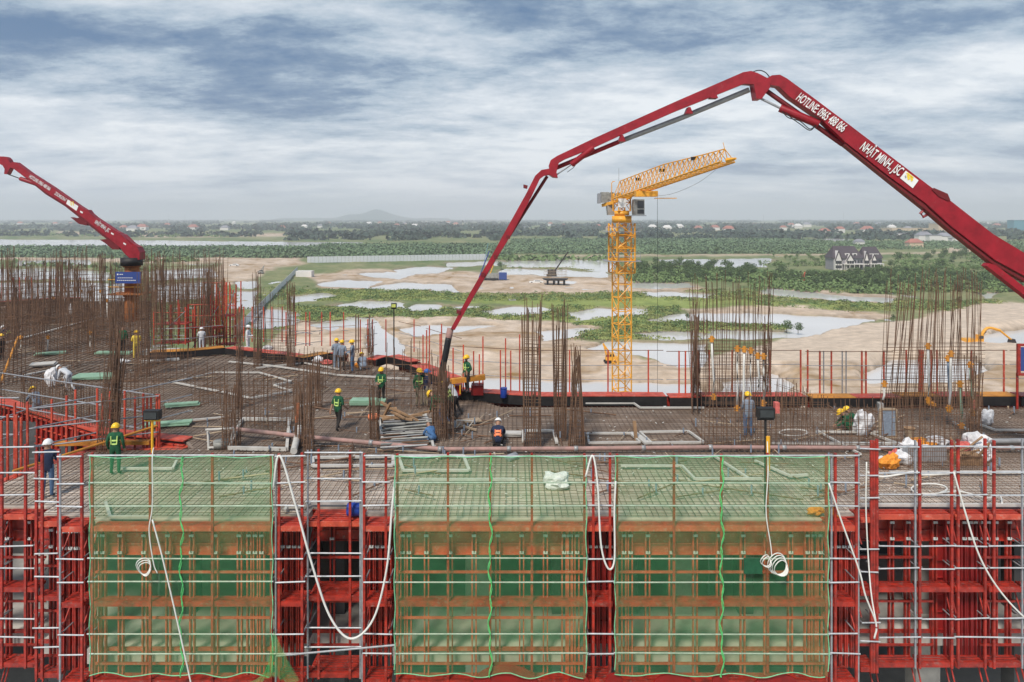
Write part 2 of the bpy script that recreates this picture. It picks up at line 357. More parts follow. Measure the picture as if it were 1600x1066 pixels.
V = np.stack([Xw, Yw, h], -1).reshape(-1, 3)
ii = np.arange(nr * nc).reshape(nr, nc)
Fq = np.stack([ii[:-1, :-1], ii[1:, :-1], ii[1:, 1:], ii[:-1, 1:]], -1).reshape(-1, 4)
# strip behind the camera so that the sheet goes on underneath
last = ii[-1]; nb = len(V); back = V[last].copy(); back[:, 0] *= 30; back[:, 1] = -600
V = np.vstack([V, back]); bi = nb + np.arange(nc)
Fq = np.vstack([Fq, np.stack([last[:-1], bi[:-1], bi[1:], last[1:]], -1)])
m = bpy.data.materials.new('ground'); m.use_nodes = True; MATS['ground'] = m
t_ = m.node_tree; b_ = t_.nodes['Principled BSDF']; b_.inputs['Roughness'].default_value = 0.95; b_.inputs['Specular IOR Level'].default_value = 0.15
at = t_.nodes.new('ShaderNodeAttribute'); at.attribute_name = 'cover'
ge = t_.nodes.new('ShaderNodeNewGeometry')
nz = t_.nodes.new('ShaderNodeTexNoise'); nz.inputs['Scale'].default_value = 0.35; nz.inputs['Detail'].default_value = 9; nz.inputs['Roughness'].default_value = 0.7
t_.links.new(ge.outputs['Position'], nz.inputs['Vector'])
mr = t_.nodes.new('ShaderNodeMapRange'); mr.inputs[1].default_value = .3; mr.inputs[2].default_value = .7; mr.inputs[3].default_value = .72; mr.inputs[4].default_value = 1.22
t_.links.new(nz.outputs['Fac'], mr.inputs[0])
vm = t_.nodes.new('ShaderNodeVectorMath'); vm.operation = 'SCALE'; t_.links.new(at.outputs['Color'], vm.inputs[0]); t_.links.new(mr.outputs[0], vm.inputs['Scale'])
t_.links.new(vm.outputs[0], b_.inputs['Base Color'])
bp = t_.nodes.new('ShaderNodeBump'); bp.inputs['Strength'].default_value = .6; bp.inputs['Distance'].default_value = .4; t_.links.new(nz.outputs['Fac'], bp.inputs['Height']); t_.links.new(bp.outputs[0], b_.inputs['Normal'])
go = npmesh('ground', V, Fq, 'ground', smooth=True); tag(go, kind='structure')
ca = go.data.attributes.new('cover', 'FLOAT_COLOR', 'POINT')
cc = np.ones((len(V), 4), dtype=np.float32); cc[:nr * nc, :3] = colr.reshape(-1, 3); cc[nr * nc:, :3] = colr[-1]
ca.data.foreach_set('color', cc.ravel())
# water sheet
m = bpy.data.materials.new('water'); m.use_nodes = True; MATS['water'] = m; t_ = m.node_tree; b_ = t_.nodes['Principled BSDF']
b_.inputs['Base Color'].default_value = (0.36, 0.34, 0.31, 1); b_.inputs['Roughness'].default_value = 0.12; b_.inputs['IOR'].default_value = 1.33
ge = t_.nodes.new('ShaderNodeNewGeometry'); nz = t_.nodes.new('ShaderNodeTexNoise'); nz.inputs['Scale'].default_value = 0.9; nz.inputs['Detail'].default_value = 4
t_.links.new(ge.outputs['Position'], nz.inputs['Vector']); bp = t_.nodes.new('ShaderNodeBump'); bp.inputs['Strength'].default_value = .15; bp.inputs['Distance'].default_value = .05
t_.links.new(nz.outputs['Fac'], bp.inputs['Height']); t_.links.new(bp.outputs[0], b_.inputs['Normal'])
n2_ = t_.nodes.new('ShaderNodeTexNoise'); n2_.inputs['Scale'].default_value = 0.02; n2_.inputs['Detail'].default_value = 3; t_.links.new(ge.outputs['Position'], n2_.inputs['Vector'])
rr = t_.nodes.new('ShaderNodeValToRGB'); rr.color_ramp.elements[0].position = .35; rr.color_ramp.elements[1].position = .65
rr.color_ramp.elements[0].color = (0.58, 0.55, 0.52, 1); rr.color_ramp.elements[1].color = (0.72, 0.69, 0.66, 1); t_.links.new(n2_.outputs['Fac'], rr.inputs[0]); t_.links.new(rr.outputs[0], b_.inputs['Base Color'])
wv = np.array([[-9000, 20, WZ], [9000, 20, WZ], [9000, 6000, WZ], [-9000, 6000, WZ]], float)
tag(npmesh('water', wv, np.array([[0, 1, 2, 3]]), 'water'), kind='structure')
# distant hill
mb = MB(); rr_ = []
hx = np.linspace(440, 700, 60); Yh = 9800.0
prof = 0.2 + 13.0 * np.exp(-((hx - 592) / 25.0) ** 2) + 5.5 * np.exp(-((hx - 552) / 20.0) ** 2) + 1.2 * np.sin(hx / 7.0) * np.exp(-((hx - 580) / 60.0) ** 2)
vs = []; 
for x, p_ in zip(hx, prof):
    X = (x - 800) / F * Yh; zt = HC + p_ / F * Yh * 1.0
    vs += [(X, Yh - 700, GZ), (X, Yh - 250, GZ + (zt - GZ) * .6), (X, Yh, zt), (X, Yh + 500, GZ)]
vs = np.array(vs); k = len(hx); q = []
for i in range(k - 1):
    for j in range(3): q.append((i * 4 + j, (i + 1) * 4 + j, (i + 1) * 4 + j + 1, i * 4 + j + 1))
tag(npmesh('hill', vs, np.array(q), 'hill', smooth=True), kind='structure')
# ---------------------------------------------------------------- vegetation
def clumps(name, ctr, rad, hgt, nq, qs, m, label=None, kind='stuff', parent=None):
    """leaf-clump quads spread over the upper shell of low crowns"""
    n = len(ctr); d = rng.normal(size=(n, nq, 3)); d[..., 2] = np.abs(d[..., 2]); d /= np.linalg.norm(d, axis=-1, keepdims=True)
    rr = rng.uniform(.65, 1.05, (n, nq, 1))
    c = ctr[:, None, :] + d * rr * np.stack([rad, rad, hgt], -1)[:, None, :]
    nn = d + rng.normal(size=d.shape) * .45; nn /= np.linalg.norm(nn, axis=-1, keepdims=True)
    a = np.cross(nn, rng.normal(size=d.shape)); a /= np.linalg.norm(a, axis=-1, keepdims=True); b = np.cross(nn, a)
    s = (qs if np.ndim(qs) else np.full(n, qs))[:, None, None] * rng.uniform(.6, 1.3, (n, nq, 1))
    vv = np.stack([c - a * s - b * s * .7, c + a * s - b * s * .5, c + a * s * .8 + b * s, c - a * s * .7 + b * s * .8], 2).reshape(-1, 3)
    f = np.arange(len(vv)).reshape(-1, 4); o = npmesh(name, vv, f, m, parent); tag(o, kind=kind); return o
def scat(x0, x1, y0, y1, n):    # uniform in world area between rows y0..y1
    Y = np.sqrt(rng.uniform((33000 / (y1 - HZ)) ** 2, (33000 / (y0 - HZ)) ** 2, n)); px = rng.uniform(x0, x1, n)
    return px, HZ + 33000 / Y, Y
def pos(px, Y): return np.stack([(px - 800) / F * Y, Y, np.full(len(px), GZ)], -1)
def band(name, spec, rad, hgt, nq, qs, m, label, dens=None, thr=-9, soft=60):
    P_ = []
    for (x0, x1, y0, y1, n) in spec:
        px, py, Y = scat(x0, x1, y0, y1, n); k = fbm(px / soft, py / 3.5, 77, 3) > thr
        ok = k.copy()
        for p in PONDS: ok &= sdf(px, py, p) > 2
        P_.append(pos(px[ok], Y[ok]))
    c = np.vstack(P_); n = len(c); s = rng.uniform(.7, 1.3, n)
    return clumps(name, c, rad * s, hgt * s * rng.uniform(.75, 1.25, n), nq, qs, m)
band('mangrove_forest', [(-150, 500, 388.5, 403, 11500), (500, 800, 384.5, 403, 8000), (800, 1290, 376, 397, 16000), (1290, 1750, 379, 390, 2500)], 2.7, 3.3, 8, .75, 'mangrove', '')
band('distant_trees', [(-200, 1800, 344.4, 351, 5600), (-200, 1800, 351, 360, 2600)], 16, 9.5, 10, 5.0, 'leaf_far', '', thr=-0.06)
band('suburban_trees', [(-200, 1800, 357, 371, 2600), (450, 1800, 366, 376, 1500)], 9, 7.5, 12, 3.0, 'leaf_far', '', thr=0.0)
band('riverside_shrubs', [(-200, 700, 364, 371, 900), (-200, 300, 404, 425, 260), (780, 960, 403, 407, 60)], 5, 2.4, 12, 1.3, 'leaf_mid', '', thr=0.02)

# ---------------------------------------------------------------- haze
hb = MB(); hb.box((-12000, -700, GZ - 3), (12000, 11400, 215)); 
hm = bpy.data.materials.new('haze'); hm.use_nodes = True; t_ = hm.node_tree; t_.nodes.remove(t_.nodes['Principled BSDF'])
pv = t_.nodes.new('ShaderNodeVolumePrincipled'); pv.inputs['Color'].default_value = (0.88, 0.92, 1.0, 1); pv.inputs['Density'].default_value = 0.00022; pv.inputs['Anisotropy'].default_value = 0.0
t_.links.new(pv.outputs[0], [n for n in t_.nodes if n.type == 'OUTPUT_MATERIAL'][0].inputs['Volume']); MATS['haze'] = hm
tag(hb.build('haze', 'haze'), kind='stuff')
# ---------------------------------------------------------------- trees one can tell apart
def tree_mesh(seed, nq, w, hh, m):
    r2 = np.random.default_rng(seed); lob = []
    for i in range(6):
        a = r2.uniform(0, 6.28); k = r2.uniform(0, .5) * w; lob.append((k * math.cos(a), k * math.sin(a), hh * r2.uniform(.30, .74), w * r2.uniform(.34, .58)))
    n = nq; li = r2.integers(0, 6, n); d = r2.normal(size=(n, 3)); d /= np.linalg.norm(d, axis=1, keepdims=True)
    lo = np.array(lob)[li]; c = lo[:, :3] + d * lo[:, 3:4] * r2.uniform(.55, 1.05, (n, 1)) * np.array([1, 1, .8])
    nn = d + r2.normal(size=d.shape) * .5; nn /= np.linalg.norm(nn, axis=1, keepdims=True)
    a = np.cross(nn, r2.normal(size=d.shape)); a /= np.linalg.norm(a, axis=1, keepdims=True); b = np.cross(nn, a); s = r2.uniform(.05, .11, (n, 1)) * w
    vv = np.stack([c - a * s, c + b * s * .6, c + a * s, c - b * s * .7], 1).reshape(-1, 3); f = np.arange(len(vv)).reshape(-1, 4)
    me = bpy.data.meshes.new('crown'); me.from_pydata(vv.tolist(), [], f.tolist()); me.materials.append(MATS[m]); return me
def trunk_mesh(hh):
    mb = MB(); mb.tube([(0, 0, -.3), (.05, 0, hh * .3), (.0, .08, hh * .6)], [.16, .12, .05], 5)
    for a in (0.5, 2.6, 4.4): mb.rod((0, 0, hh * .32), (math.cos(a) * hh * .2, math.sin(a) * hh * .2, hh * .62), .06, 4)
    me = bpy.data.meshes.new('trunk'); me.from_pydata(mb.v, [], mb.f); me.materials.append(MATS['bark']); return me
CRD = [tree_mesh(s, 420, 3.6, 7.0, 'leaf_dark') for s in (1, 2, 3)]; CRM = [tree_mesh(s, 420, 3.2, 6.4, 'leaf_mid') for s in (4, 5, 6)]
TRK = trunk_mesh(6.5)
def tree(px, py, s, kind, label, group, name='broadleaf_tree'):
    g = G(px, py); r = thing(name, g, label, 'tree', group)
    M = Matrix.Translation(g) @ Matrix.Rotation(random.uniform(0, 6.28), 4, 'Z') @ Matrix.Diagonal((s, s, s * random.uniform(.85, 1.15), 1))
    put(bpy.data.objects.new('trunk', TRK), M, r); put(bpy.data.objects.new('crown', random.choice(CRD if kind == 'd' else CRM)), M, r)
def trees(n, poly, s0, s1, kind, label, group):
    xs = [p[0] for p in poly]; ys = [p[1] for p in poly]; k = 0
    while k < n:
        px, py, Y = scat(min(xs), max(xs), min(ys), max(ys), 1)
        if sdf(px, py, poly)[0] < 0 and all(sdf(px, py, q)[0] > 3 for q in PONDS):
            lx, hx2 = min(xs), max(xs); ly, hy = min(ys), max(ys); fx_ = (px[0] - lx) / (hx2 - lx); fy_ = (py[0] - ly) / (hy - ly); s_ = random.uniform(s0, s1)
            wh = ('left end', 'left part', 'middle', 'right part', 'right end')[min(4, int(fx_ * 5))]; rw_ = ('back', 'middle', 'front')[min(2, int(fy_ * 3))]; sz = 'small' if s_ < s0 + (s1 - s0) / 3 else 'large' if s_ > s1 - (s1 - s0) / 3 else 'middling'
            tree(px[0], py[0], s_, kind, f'{sz} {label}, {rw_} row, {wh}', group); k += 1
trees(70, [(985,414),(1060,416),(1180,424),(1176,443),(1060,440),(985,435)], .75, 1.05, 'd', 'dark tree in the wood right of the crane', 'riverside wood trees right of the crane')
trees(110, [(1180,424),(1260,432),(1400,428),(1540,436),(1600,440),(1600,462),(1540,460),(1400,452),(1220,446)], .7, 1.05, 'd', 'dark tree in the wood before the villas', 'wood trees in front of the villas')
trees(45, [(1400,405),(1500,395),(1640,392),(1640,428),(1500,424),(1390,422)], .8, 1.3, 'd', 'tree in the park right of the villas', 'park trees right of the villas')
trees(26, [(1170,404),(1310,400),(1315,418),(1170,420)], .6, .85, 'm', 'light green tree left of the villas', 'orchard trees left of the villas')
for i in range(17): tree(1408 + i * 8, 424 + (i % 2) * .7, .62, 'm', 'small trimmed light green tree of the row right of the villas', 'trimmed trees in a row')
for px, py, s, l in ((1229, 519, .62, 'left round dark bush at the tip of the spit in the big pond'), (1247, 521, .50, 'right round dark bush at the tip of the spit in the big pond'),
                     (1497, 478, .55, 'dark bush tree at the top edge of the sand dune'), (1396, 503, .34, 'small dark bush where the green bank meets the dune'),
                     (783, 421, .9, 'grey green bush clump behind the piling rig'), (1120, 397, 1.0, 'dark tree by the pale road far behind the crane jib'),
                     (692, 490, .30, 'small bush on the grass bank left of the red boom tip'), (1075, 500, .33, 'small bush on the bank left of the big pond')):
    tree(px, py, s, 'd', l, None)
# scrub and reeds along the banks (nobody could count it)
sp = [(-100, 480, 448, 540, 420), (440, 1300, 453, 470, 1500), (450, 1060, 480, 499, 1500), (1040, 1240, 498, 514, 420), (480, 620, 486, 500, 300), (880, 1100, 505, 530, 420), (780, 1000, 408, 424, 200), (1180, 1560, 470, 486, 500), (1200, 1560, 444, 456, 420)]
cs = []
for (x0, x1, y0, y1, n) in sp:
    px, py, Y = scat(x0, x1, y0, y1, n); ok = np.ones(n, bool)
    for p in PONDS: ok &= sdf(px, py, p) > 5
    for p in SANDS: ok &= sdf(px, py, p) > -3
    cs.append(pos(px[ok], Y[ok]))
c = np.vstack(cs); n = len(c); s = rng.uniform(.5, 1.3, n)
hf = n // 2
hf = int(n * .72)
idx = rng.permutation(n); c = c[idx]; s = s[idx]
clumps('bank_reeds', c[:hf], 3.0 * s[:hf], .55 * s[:hf], 40, .20, 'reed'); clumps('bank_scrub', c[hf:], 1.7 * s[hf:], 1.0 * s[hf:], 44, .20, 'leaf_mid')
band('wood_undergrowth', [(985, 1180, 420, 441, 420), (1180, 1620, 430, 458, 1100), (1170, 1330, 404, 416, 120), (1400, 1640, 398, 426, 330)], 3.4, 2.6, 34, .5, 'leaf_mid', '', thr=-.12)
# ---------------------------------------------------------------- far houses
def house(px, py, wm, hm, wall, roof, label, group=None, flat=False):
    g = G(px, py)
    if label is None:
        zone = 'above the left wing of rebar' if px < 390 else 'left of the faint hill' if px < 540 else 'just right of the faint hill' if px < 680 else 'behind the leaning red boom' if px < 800 else 'between red boom and tower crane' if px < 960 else 'just right of the crane mast' if px < 1100 else 'between crane and villas' if px < 1270 else 'beyond the two villas' if px < 1450 else 'behind the thick red boom'
        label = f"{'white' if wall == 'house_white' else 'cream'} house, {'red' if roof == 'roof_red' else 'grey' if roof == 'roof_grey' else 'white'} roof, {zone}, {'nearer the horizon' if py < 356 else 'lower in the tree belt'}"
    r = thing('house', g, label, 'house', group); x, y, z = g; d = wm * .6
    blk('wall', (x - wm / 2, y, z), (x + wm / 2, y + d, z + hm), wall, r)
    mb = MB(); o = .6
    if flat: mb.box((x - wm / 2 - o, y - o, z + hm), (x + wm / 2 + o, y + d + o, z + hm + .5))
    else:
        zt = z + hm + wm * .28
        mb.v += [(x - wm / 2 - o, y - o, z + hm), (x + wm / 2 + o, y - o, z + hm), (x + wm / 2 + o, y + d + o, z + hm), (x - wm / 2 - o, y + d + o, z + hm), (x - wm * .25, y + d / 2, zt), (x + wm * .25, y + d / 2, zt)]
        mb.f += [(0, 1, 5, 4), (1, 2, 5), (2, 3, 4, 5), (3, 0, 4), (0, 3, 2, 1)]
    mb.build('roof', roof, r); return r, g
random.seed(11)
HS = [(1020,356),(1043,358),(1062,356),(1092,357),(1118,357),(1140,361),(935,355),(955,357),(1237,352),(1248,354),(1262,352),(1290,364),(1314,361),(1358,361),(1395,357),(1470,352),(1525,350),(1545,350),(1560,352),(1225,357),
      (593,347),(576,350),(620,352),(632,350),(648,354),(512,349),(500,353),(475,355),(440,356),(410,349),(192,357),(205,358),(220,357),(110,349),(85,349),(350,357),(365,347),(300,357),(700,347),(712,350),(860,350),(880,353),(1180,350),(1420,358),(1340,350),(1374,350),(30,349),(260,352)]
for i, (px, py) in enumerate(HS):
    house(px, py + 3, random.uniform(16, 26), random.uniform(6, 9), random.choice(['house_white', 'house_white', 'house_cream']), random.choice(['roof_red', 'roof_red', 'roof_grey', 'house_white']),
          None, 'houses in the far tree belt')
for i, (px, py, wm, hm) in enumerate([(1447, 378, 18, 8), (1462, 379, 15, 9), (1478, 378, 16, 7), (1497, 380, 14, 6), (1344, 385, 10, 5), (1410, 372, 20, 7)]):
    house(px, py, wm, hm, 'house_white', 'roof_grey', 'white house in the village on the near river bank, beyond the villas', 'village houses beyond the villas', flat=i % 2)
house(1432, 388, 14, 5.5, 'house_cream', 'roof_red', 'cream bungalow with a pinkish tiled roof beside the pale road')
r, g = house(1488, 366, 52, 20, 'house_cream', 'house_white', 'long cream multi storey building far off behind the big red boom', flat=True)
r, g = house(1424, 364, 80, 9, 'house_cream', 'house_cream', 'long low cream building left of the tall cream one on the far bank', flat=True)
house(770, 358, 200, 5, 'house_white', 'roof_grey', 'long low white shed in the fields left of the tower crane', flat=True)
r, g = house(1597, 362, 36, 25, 'teal_glass', 'teal_glass', 'blue green glass building at the right edge near the horizon', flat=True)
for px, h_ in ((1318, 40), (1193, 22), (263, 26), (289, 28)):
    g = G(px, 349); mb = MB(); mb.rod(g, g + Vector((0, 0, h_ + 26)), .5, 4); o = mb.build('radio_mast', 'grey_pipe'); loc_mesh(o, g)
    tag(o, {1318: 'thin radio mast on the horizon above the villas', 1193: 'faint thin mast on the horizon right of the crane jib', 263: 'left thin mast of two on the left horizon', 289: 'right thin mast of two on the left horizon'}[px], 'mast')
# ---------------------------------------------------------------- the two villas
def villa(px, py, wpx, hpx, label):
    g = G(px, py); s = g.y / F; W = wpx * s; H = hpx * s; x0, y0, z0 = g.x - W / 2, g.y, g.z; Dp = W * .6
    r = thing('villa', g, label, 'villa')
    blk('wall', (x0, y0, z0), (x0 + W, y0 + Dp, z0 + H * .52), 'villa_wall', r)
    mb = MB(); zr = z0 + H * .50; zt = z0 + H
    mb.v += [(x0 - .6, y0 - .8, zr), (x0 + W + .6, y0 - .8, zr), (x0 + W + .6, y0 + Dp + .8, zr), (x0 - .6, y0 + Dp + .8, zr), (x0 + W * .12, y0 + Dp / 2, zt), (x0 + W * .84, y0 + Dp / 2, zt)]
    mb.f += [(0, 1, 5, 4), (1, 2, 5), (2, 3, 4, 5), (3, 0, 4), (0, 3, 2, 1)]; mb.build('roof', 'villa_roof', r)
    for (a, b, zb, zh) in ((.02, .26, .22, .42), (.40, .68, .20, .30)):      # projecting gables
        mb = MB(); xa = x0 + W * a; xb = x0 + W * b; yf = y0 - 1.6; za = z0 + H * (zb + .18); ztop = za + H * zh
        f = [(xa, yf, z0), (xb, yf, z0), (xb, yf, za), ((xa + xb) / 2, yf, ztop), (xa, yf, za)]; bk = [(p[0], p[1] + 6, p[2]) for p in f]
        mb.prism(f, bk); gg = mb.build('gable', 'house_white', r)
        mb = MB()
        for e, (q0, q1) in enumerate(((f[4], f[3]), (f[3], f[2]))):
            mb.rod((q0[0], yf - .1, q0[2]), (q1[0], yf - .1, q1[2]), .3, 4)
        for t in (.33, .66): mb.rod((xa + (xb - xa) * t, yf - .08, z0), (xa + (xb - xa) * t, yf - .08, za), .14, 4)
        mb.build('half_timbering', 'villa_roof', gg)
        for t in (.2, .5, .8):
            xm = xa + (xb - xa) * t
            for zz_ in (z0 + H * .08, z0 + H * .27): blk('window', (xm - .55, yf - .1, zz_), (xm + .55, yf + .05, zz_ + 1.7), 'dark_glass', r)
    for t in (.74, .86, .95):
        for zz_ in (z0 + H * .08, z0 + H * .30): blk('window', (x0 + W * t - .6, y0 - .08, zz_), (x0 + W * t + .6, y0 + .05, zz_ + 1.6), 'dark_glass', r)
    for t in (.5, .75): 
        dm = blk('dormer', (x0 + W * t - 1.3, y0 + .6, z0 + H * .56), (x0 + W * t + 1.3, y0 + 3.5, z0 + H * .70), 'house_white', r); blk('window', (x0 + W * t - .7, y0 + .5, z0 + H * .59), (x0 + W * t + .7, y0 + .62, z0 + H * .67), 'dark_glass', r)
    blk('porch', (x0 + W * .3, y0 - 2.6, z0 + H * .24), (x0 + W, y0 - .1, z0 + H * .27), 'house_white', r)
    for t in (.32, .5, .66, .82, .98): rod('column', (x0 + W * t, y0 - 2.4, z0), (x0 + W * t, y0 - 2.4, z0 + H * .24), .18, 'house_white', r)
villa(1325, 422, 46, 37, 'grey half timbered villa with a steep dark roof, the bigger left one')
villa(1363, 421, 30, 35, 'second grey villa, partly hidden by trees, right of the bigger one')
# ---------------------------------------------------------------- far structures
g0, g1, g2, g3 = G(366, 528), G(465, 424), G(480, 411), G(760, 406)
fr = thing('site_fence', g0, 'long pale sheet metal hoarding running away beside the ponds on the left', 'fence')
def fence_run(a, b, n, h_, m_, par):
    for i in range(n):
        p = a.lerp(b, i / n); q = a.lerp(b, (i + .94) / n); beam('panel', p + Vector((0, 0, h_ / 2)), q + Vector((0, 0, h_ / 2)), .06, h_, 'fence_sheet', par)
fence_run(g0, g1, 44, 2.6, 'galvanised', fr)
fr2 = thing('site_fence', g2, 'far grey hoarding running across in front of the mangroves', 'fence'); fence_run(g2, g3, 50, 4.2, 'galvanised', fr2)
blk('wall', G(462, 433) + Vector((0, 0, 0)), G(462, 433) + Vector((8, 5, 3)), 'house_white', None)
o = COL.objects[-1]; o.name = 'site_hut'; tag(o, 'white site hut at the far end of the pale hoarding', 'hut')
# pier table on piles
g = G(868, 446); s = g.y / F; r = thing('bridge_pier_platform', g, 'dark platform deck on stubby piles on the sand left of the crane mast', 'pier')
mb = MB(); zt = g.z + 10 * s
f = [(g.x - 20 * s, g.y, zt), (g.x + 20 * s, g.y, zt), (g.x + 18 * s, g.y, zt - 1.6 * s), (g.x + 12 * s, g.y, zt - 3 * s), (g.x - 12 * s, g.y, zt - 3 * s), (g.x - 18 * s, g.y, zt - 1.5 * s)]
mb.prism(f, [(p[0], p[1] + 5, p[2]) for p in f]); mb.build('platform', 'black_form', r)
for dx in (-12, -2, 5, 14): rod('pile', (g.x + dx * s, g.y + 2, g.z - 1), (g.x + dx * s, g.y + 2, zt - 2 * s), .55, 'black_form', r)
for i in range(18): rod('guard_rail', (g.x + (-18 + i * 2.1) * s, g.y + .3, zt), (g.x + (-18 + i * 2.1) * s, g.y + .3, zt + 3.5 + (i % 3)), .06, 'ply', r, 'bar')
rod('guard_rail', (g.x - 18 * s, g.y + .3, zt + 2), (g.x + 18 * s, g.y + .3, zt + 2), .06, 'ply', r, 'bar'); rod('guard_rail', (g.x - 18 * s, g.y + .3, zt + 3.4), (g.x + 18 * s, g.y + .3, zt + 3.4), .06, 'ply', r, 'bar')
g = G(862, 432); r = thing('crawler_crane', g, 'dark mobile crane with its boom raised behind the pier platform', 'crane')
blk('body', g + Vector((-2, 0, 1)), g + Vector((2.5, 3, 3.4)), 'dark_cloth', r); blk('track', g + Vector((-2.6, -.5, 0)), g + Vector((2.6, .4, 1)), 'rubber', r); blk('track', g + Vector((-2.6, 2.6, 0)), g + Vector((2.6, 3.5, 1)), 'rubber', r)
rod('boom', g + Vector((1.5, 1.5, 2.5)), g + Vector((1.5 + 7, 1.5, 12.5)), .35, 'dark_cloth', r)
g = G(766, 438); r = thing('piling_rig', g, 'piling rig with a leaning mast and grey machinery, half behind the red boom', 'piling rig')
blk('body', g + Vector((-2, 0, 1)), g + Vector((4, 3.5, 3.2)), 'machine_grey', r); blk('power_pack', g + Vector((4.2, 0, .3)), g + Vector((8, 3, 3.6)), 'sign_blue', r); blk('track', g + Vector((-3, -.4, 0)), g + Vector((4, .5, 1)), 'rubber', r); blk('track', g + Vector((-3, 2.8, 0)), g + Vector((4, 3.8, 1)), 'rubber', r)
rod('mast', g + Vector((-5.5, 1.5, 1)), g + Vector((-.5, 1.5, 14)), .3, 'sign_blue', r); rod('boom', g + Vector((0, 1.5, 3)), g + Vector((1.5, 1.5, 7.5)), .3, 'crane_yellow', r); rod('jib', g + Vector((-3, 1.5, 9)), g + Vector((-1, 1.5, 18)), .12, 'teal_glass', r)
def car(px, py, m_, label, L_=4.4, group=None):
    g = G(px, py); r = thing('parked_car', g, label, 'car', group); x, y, z = g
    mb = MB(); f = [(-.5, 0, .3), (-.5, 0, .75), (-.42, 0, .9), (-.22, 0, .95), (-.12, 0, 1.4), (.25, 0, 1.42), (.38, 0, .98), (.5, 0, .85), (.5, 0, .3)]
    a = [(x + p[0] * L_, y, z + p[2]) for p in f]; mb.prism(a, [(p[0], p[1] + 1.7, p[2]) for p in a]); mb.build('body', m_, r)
    blk('window', (x - .1 * L_, y - .03, z + 1), (x + .28 * L_, y + .0, z + 1.3), 'dark_glass', r)
    for dx in (-.32, .32):
        for dy in (0, 1.5): rod('wheel', (x + dx * L_, y - .05 + dy, z + .33), (x + dx * L_, y + .2 + dy, z + .33), .33, 'rubber', r, 'cyl')
car(838, 443, 'white_paint', 'white pickup parked on the sand left of the pier platform', 6.5)
car(1292, 593, 'white_paint', 'white car on the sand track seen through the right guard rail')
car(365, 416, 'white_paint', 'white van on the far track beyond the rebar forest', 6)
def excavator(px, py, label, face=1, s=1.0, m_='crane_yellow', pose=0):
    g = G(px, py); r = thing('excavator', g, label, 'excavator')
    def q(x, y, z): return g + Vector((x * face * s, y * s, z * s))
    for dy in (-1.2, 1.2):
        mb = MB(); f = [q(-2, dy - .3, .2), q(-1.6, dy - .3, 0), q(1.6, dy - .3, 0), q(2, dy - .3, .2), q(1.9, dy - .3, .8), q(-1.9, dy - .3, .8)]; mb.prism(f, [p + Vector((0, .6 * s, 0)) for p in f]); mb.build('track', 'rubber', r)
    mb = MB(); f = [q(-2.6, -1.2, 1.0), q(1.5, -1.2, 1.0), q(1.5, -1.2, 1.9), q(-.2, -1.2, 2.1), q(-2.4, -1.2, 2.1)]; mb.prism(f, [p + Vector((0, 2.4 * s, 0)) for p in f]); mb.build('body', m_, r)
    a = q(.2, -1.2, 1.9); b = q(1.5, -.2, 3.1); c_ = blk('cab', (min(a.x, b.x), a.y, a.z), (max(a.x, b.x), b.y, b.z), m_, r)
    a = q(.4, -1.24, 2.2); b = q(1.4, -1.2, 2.9); blk('window', (min(a.x, b.x), a.y, a.z), (max(a.x, b.x), b.y, b.z), 'dark_glass', r)
    k = [q(1.2, .3, 1.6), q(3.2, .3, 4.4), q(6.2, .3, 3.9)] if pose == 0 else [q(1, .3, 1.6), q(1.6, .3, 4.6), q(2.2, .3, 6.4)]
    mb = MB(); mb.tube(curve_pts(k, 4), .34 * s, 6); mb.build('boom', m_, r)
    e = q(9.0, .3, 1.6) if pose == 0 else q(-.6, .3, 2.4)
    rod('stick', k[2], e, .24 * s, m_, r); mb = MB(); mb.prism([e + Vector((-.5, -.4, .2)), e + Vector((.5, -.4, .3)), e + Vector((.8, -.4, -.5)), e + Vector((-.1, -.4, -1.0)), e + Vector((-.7, -.4, -.5))], [e + Vector((-.5, .6, .2)), e + Vector((.5, .6, .3)), e + Vector((.8, .6, -.5)), e + Vector((-.1, .6, -1.0)), e + Vector((-.7, .6, -.5))]); mb.build('bucket', 'dark_cloth', r)
    rod('ram', q(1.4, .3, 2.0), k[0].lerp(k[1], .8) + Vector((.2, -.1, -.2)), .1 * s, 'dark_cloth', r)
excavator(1522, 543, 'yellow excavator with its arm stretched over the sand by the water', 1, 1.0)
excavator(953, 567, 'small yellow excavator at the foot of the crane mast, arm folded up', -1, .62, pose=1)
excavator(1253, 441, 'orange excavator in the wood near the river', 1, .75, 'orange_red', pose=1)
excavator(408, 428, 'small dark excavator on the sand by the far hoarding', 1, .7, 'machine_grey', pose=1)
# ---------------------------------------------------------------- tower crane
CY = 80.0; CX = (971.5 - 800) / F * CY; ang = R(17)
cb = Vector((CX, CY, GZ)); cr_ = thing('tower_crane', cb, 'yellow tower crane with a lattice jib rising to the right', 'tower crane')
def lat(hw, z0, z1, bay, rch, rbr, m_, rot):
    cs = [Vector((CX, CY, 0)) + Matrix.Rotation(rot, 3, 'Z') @ Vector((sx_ * hw, sy_ * hw, 0)) for sx_, sy_ in ((-1, -1), (1, -1), (1, 1), (-1, 1))]
    ch = MB(); br = MB()
    for c_ in cs: ch.rod((c_.x, c_.y, z0), (c_.x, c_.y, z1), rch, 4)
    n_ = max(1, round((z1 - z0) / bay)); b_ = (z1 - z0) / n_
    for k in range(n_):
        for i in range(4):
            a, b = cs[i], cs[(i + 1) % 4]; za = z0 + k * b_; zb = za + b_
            br.rod((a.x, a.y, za), (b.x, b.y, za), rbr, 4)
            if k % 2: a, b = b, a
            br.rod((a.x, a.y, za), (b.x, b.y, zb), rbr, 4)
    return ch, br
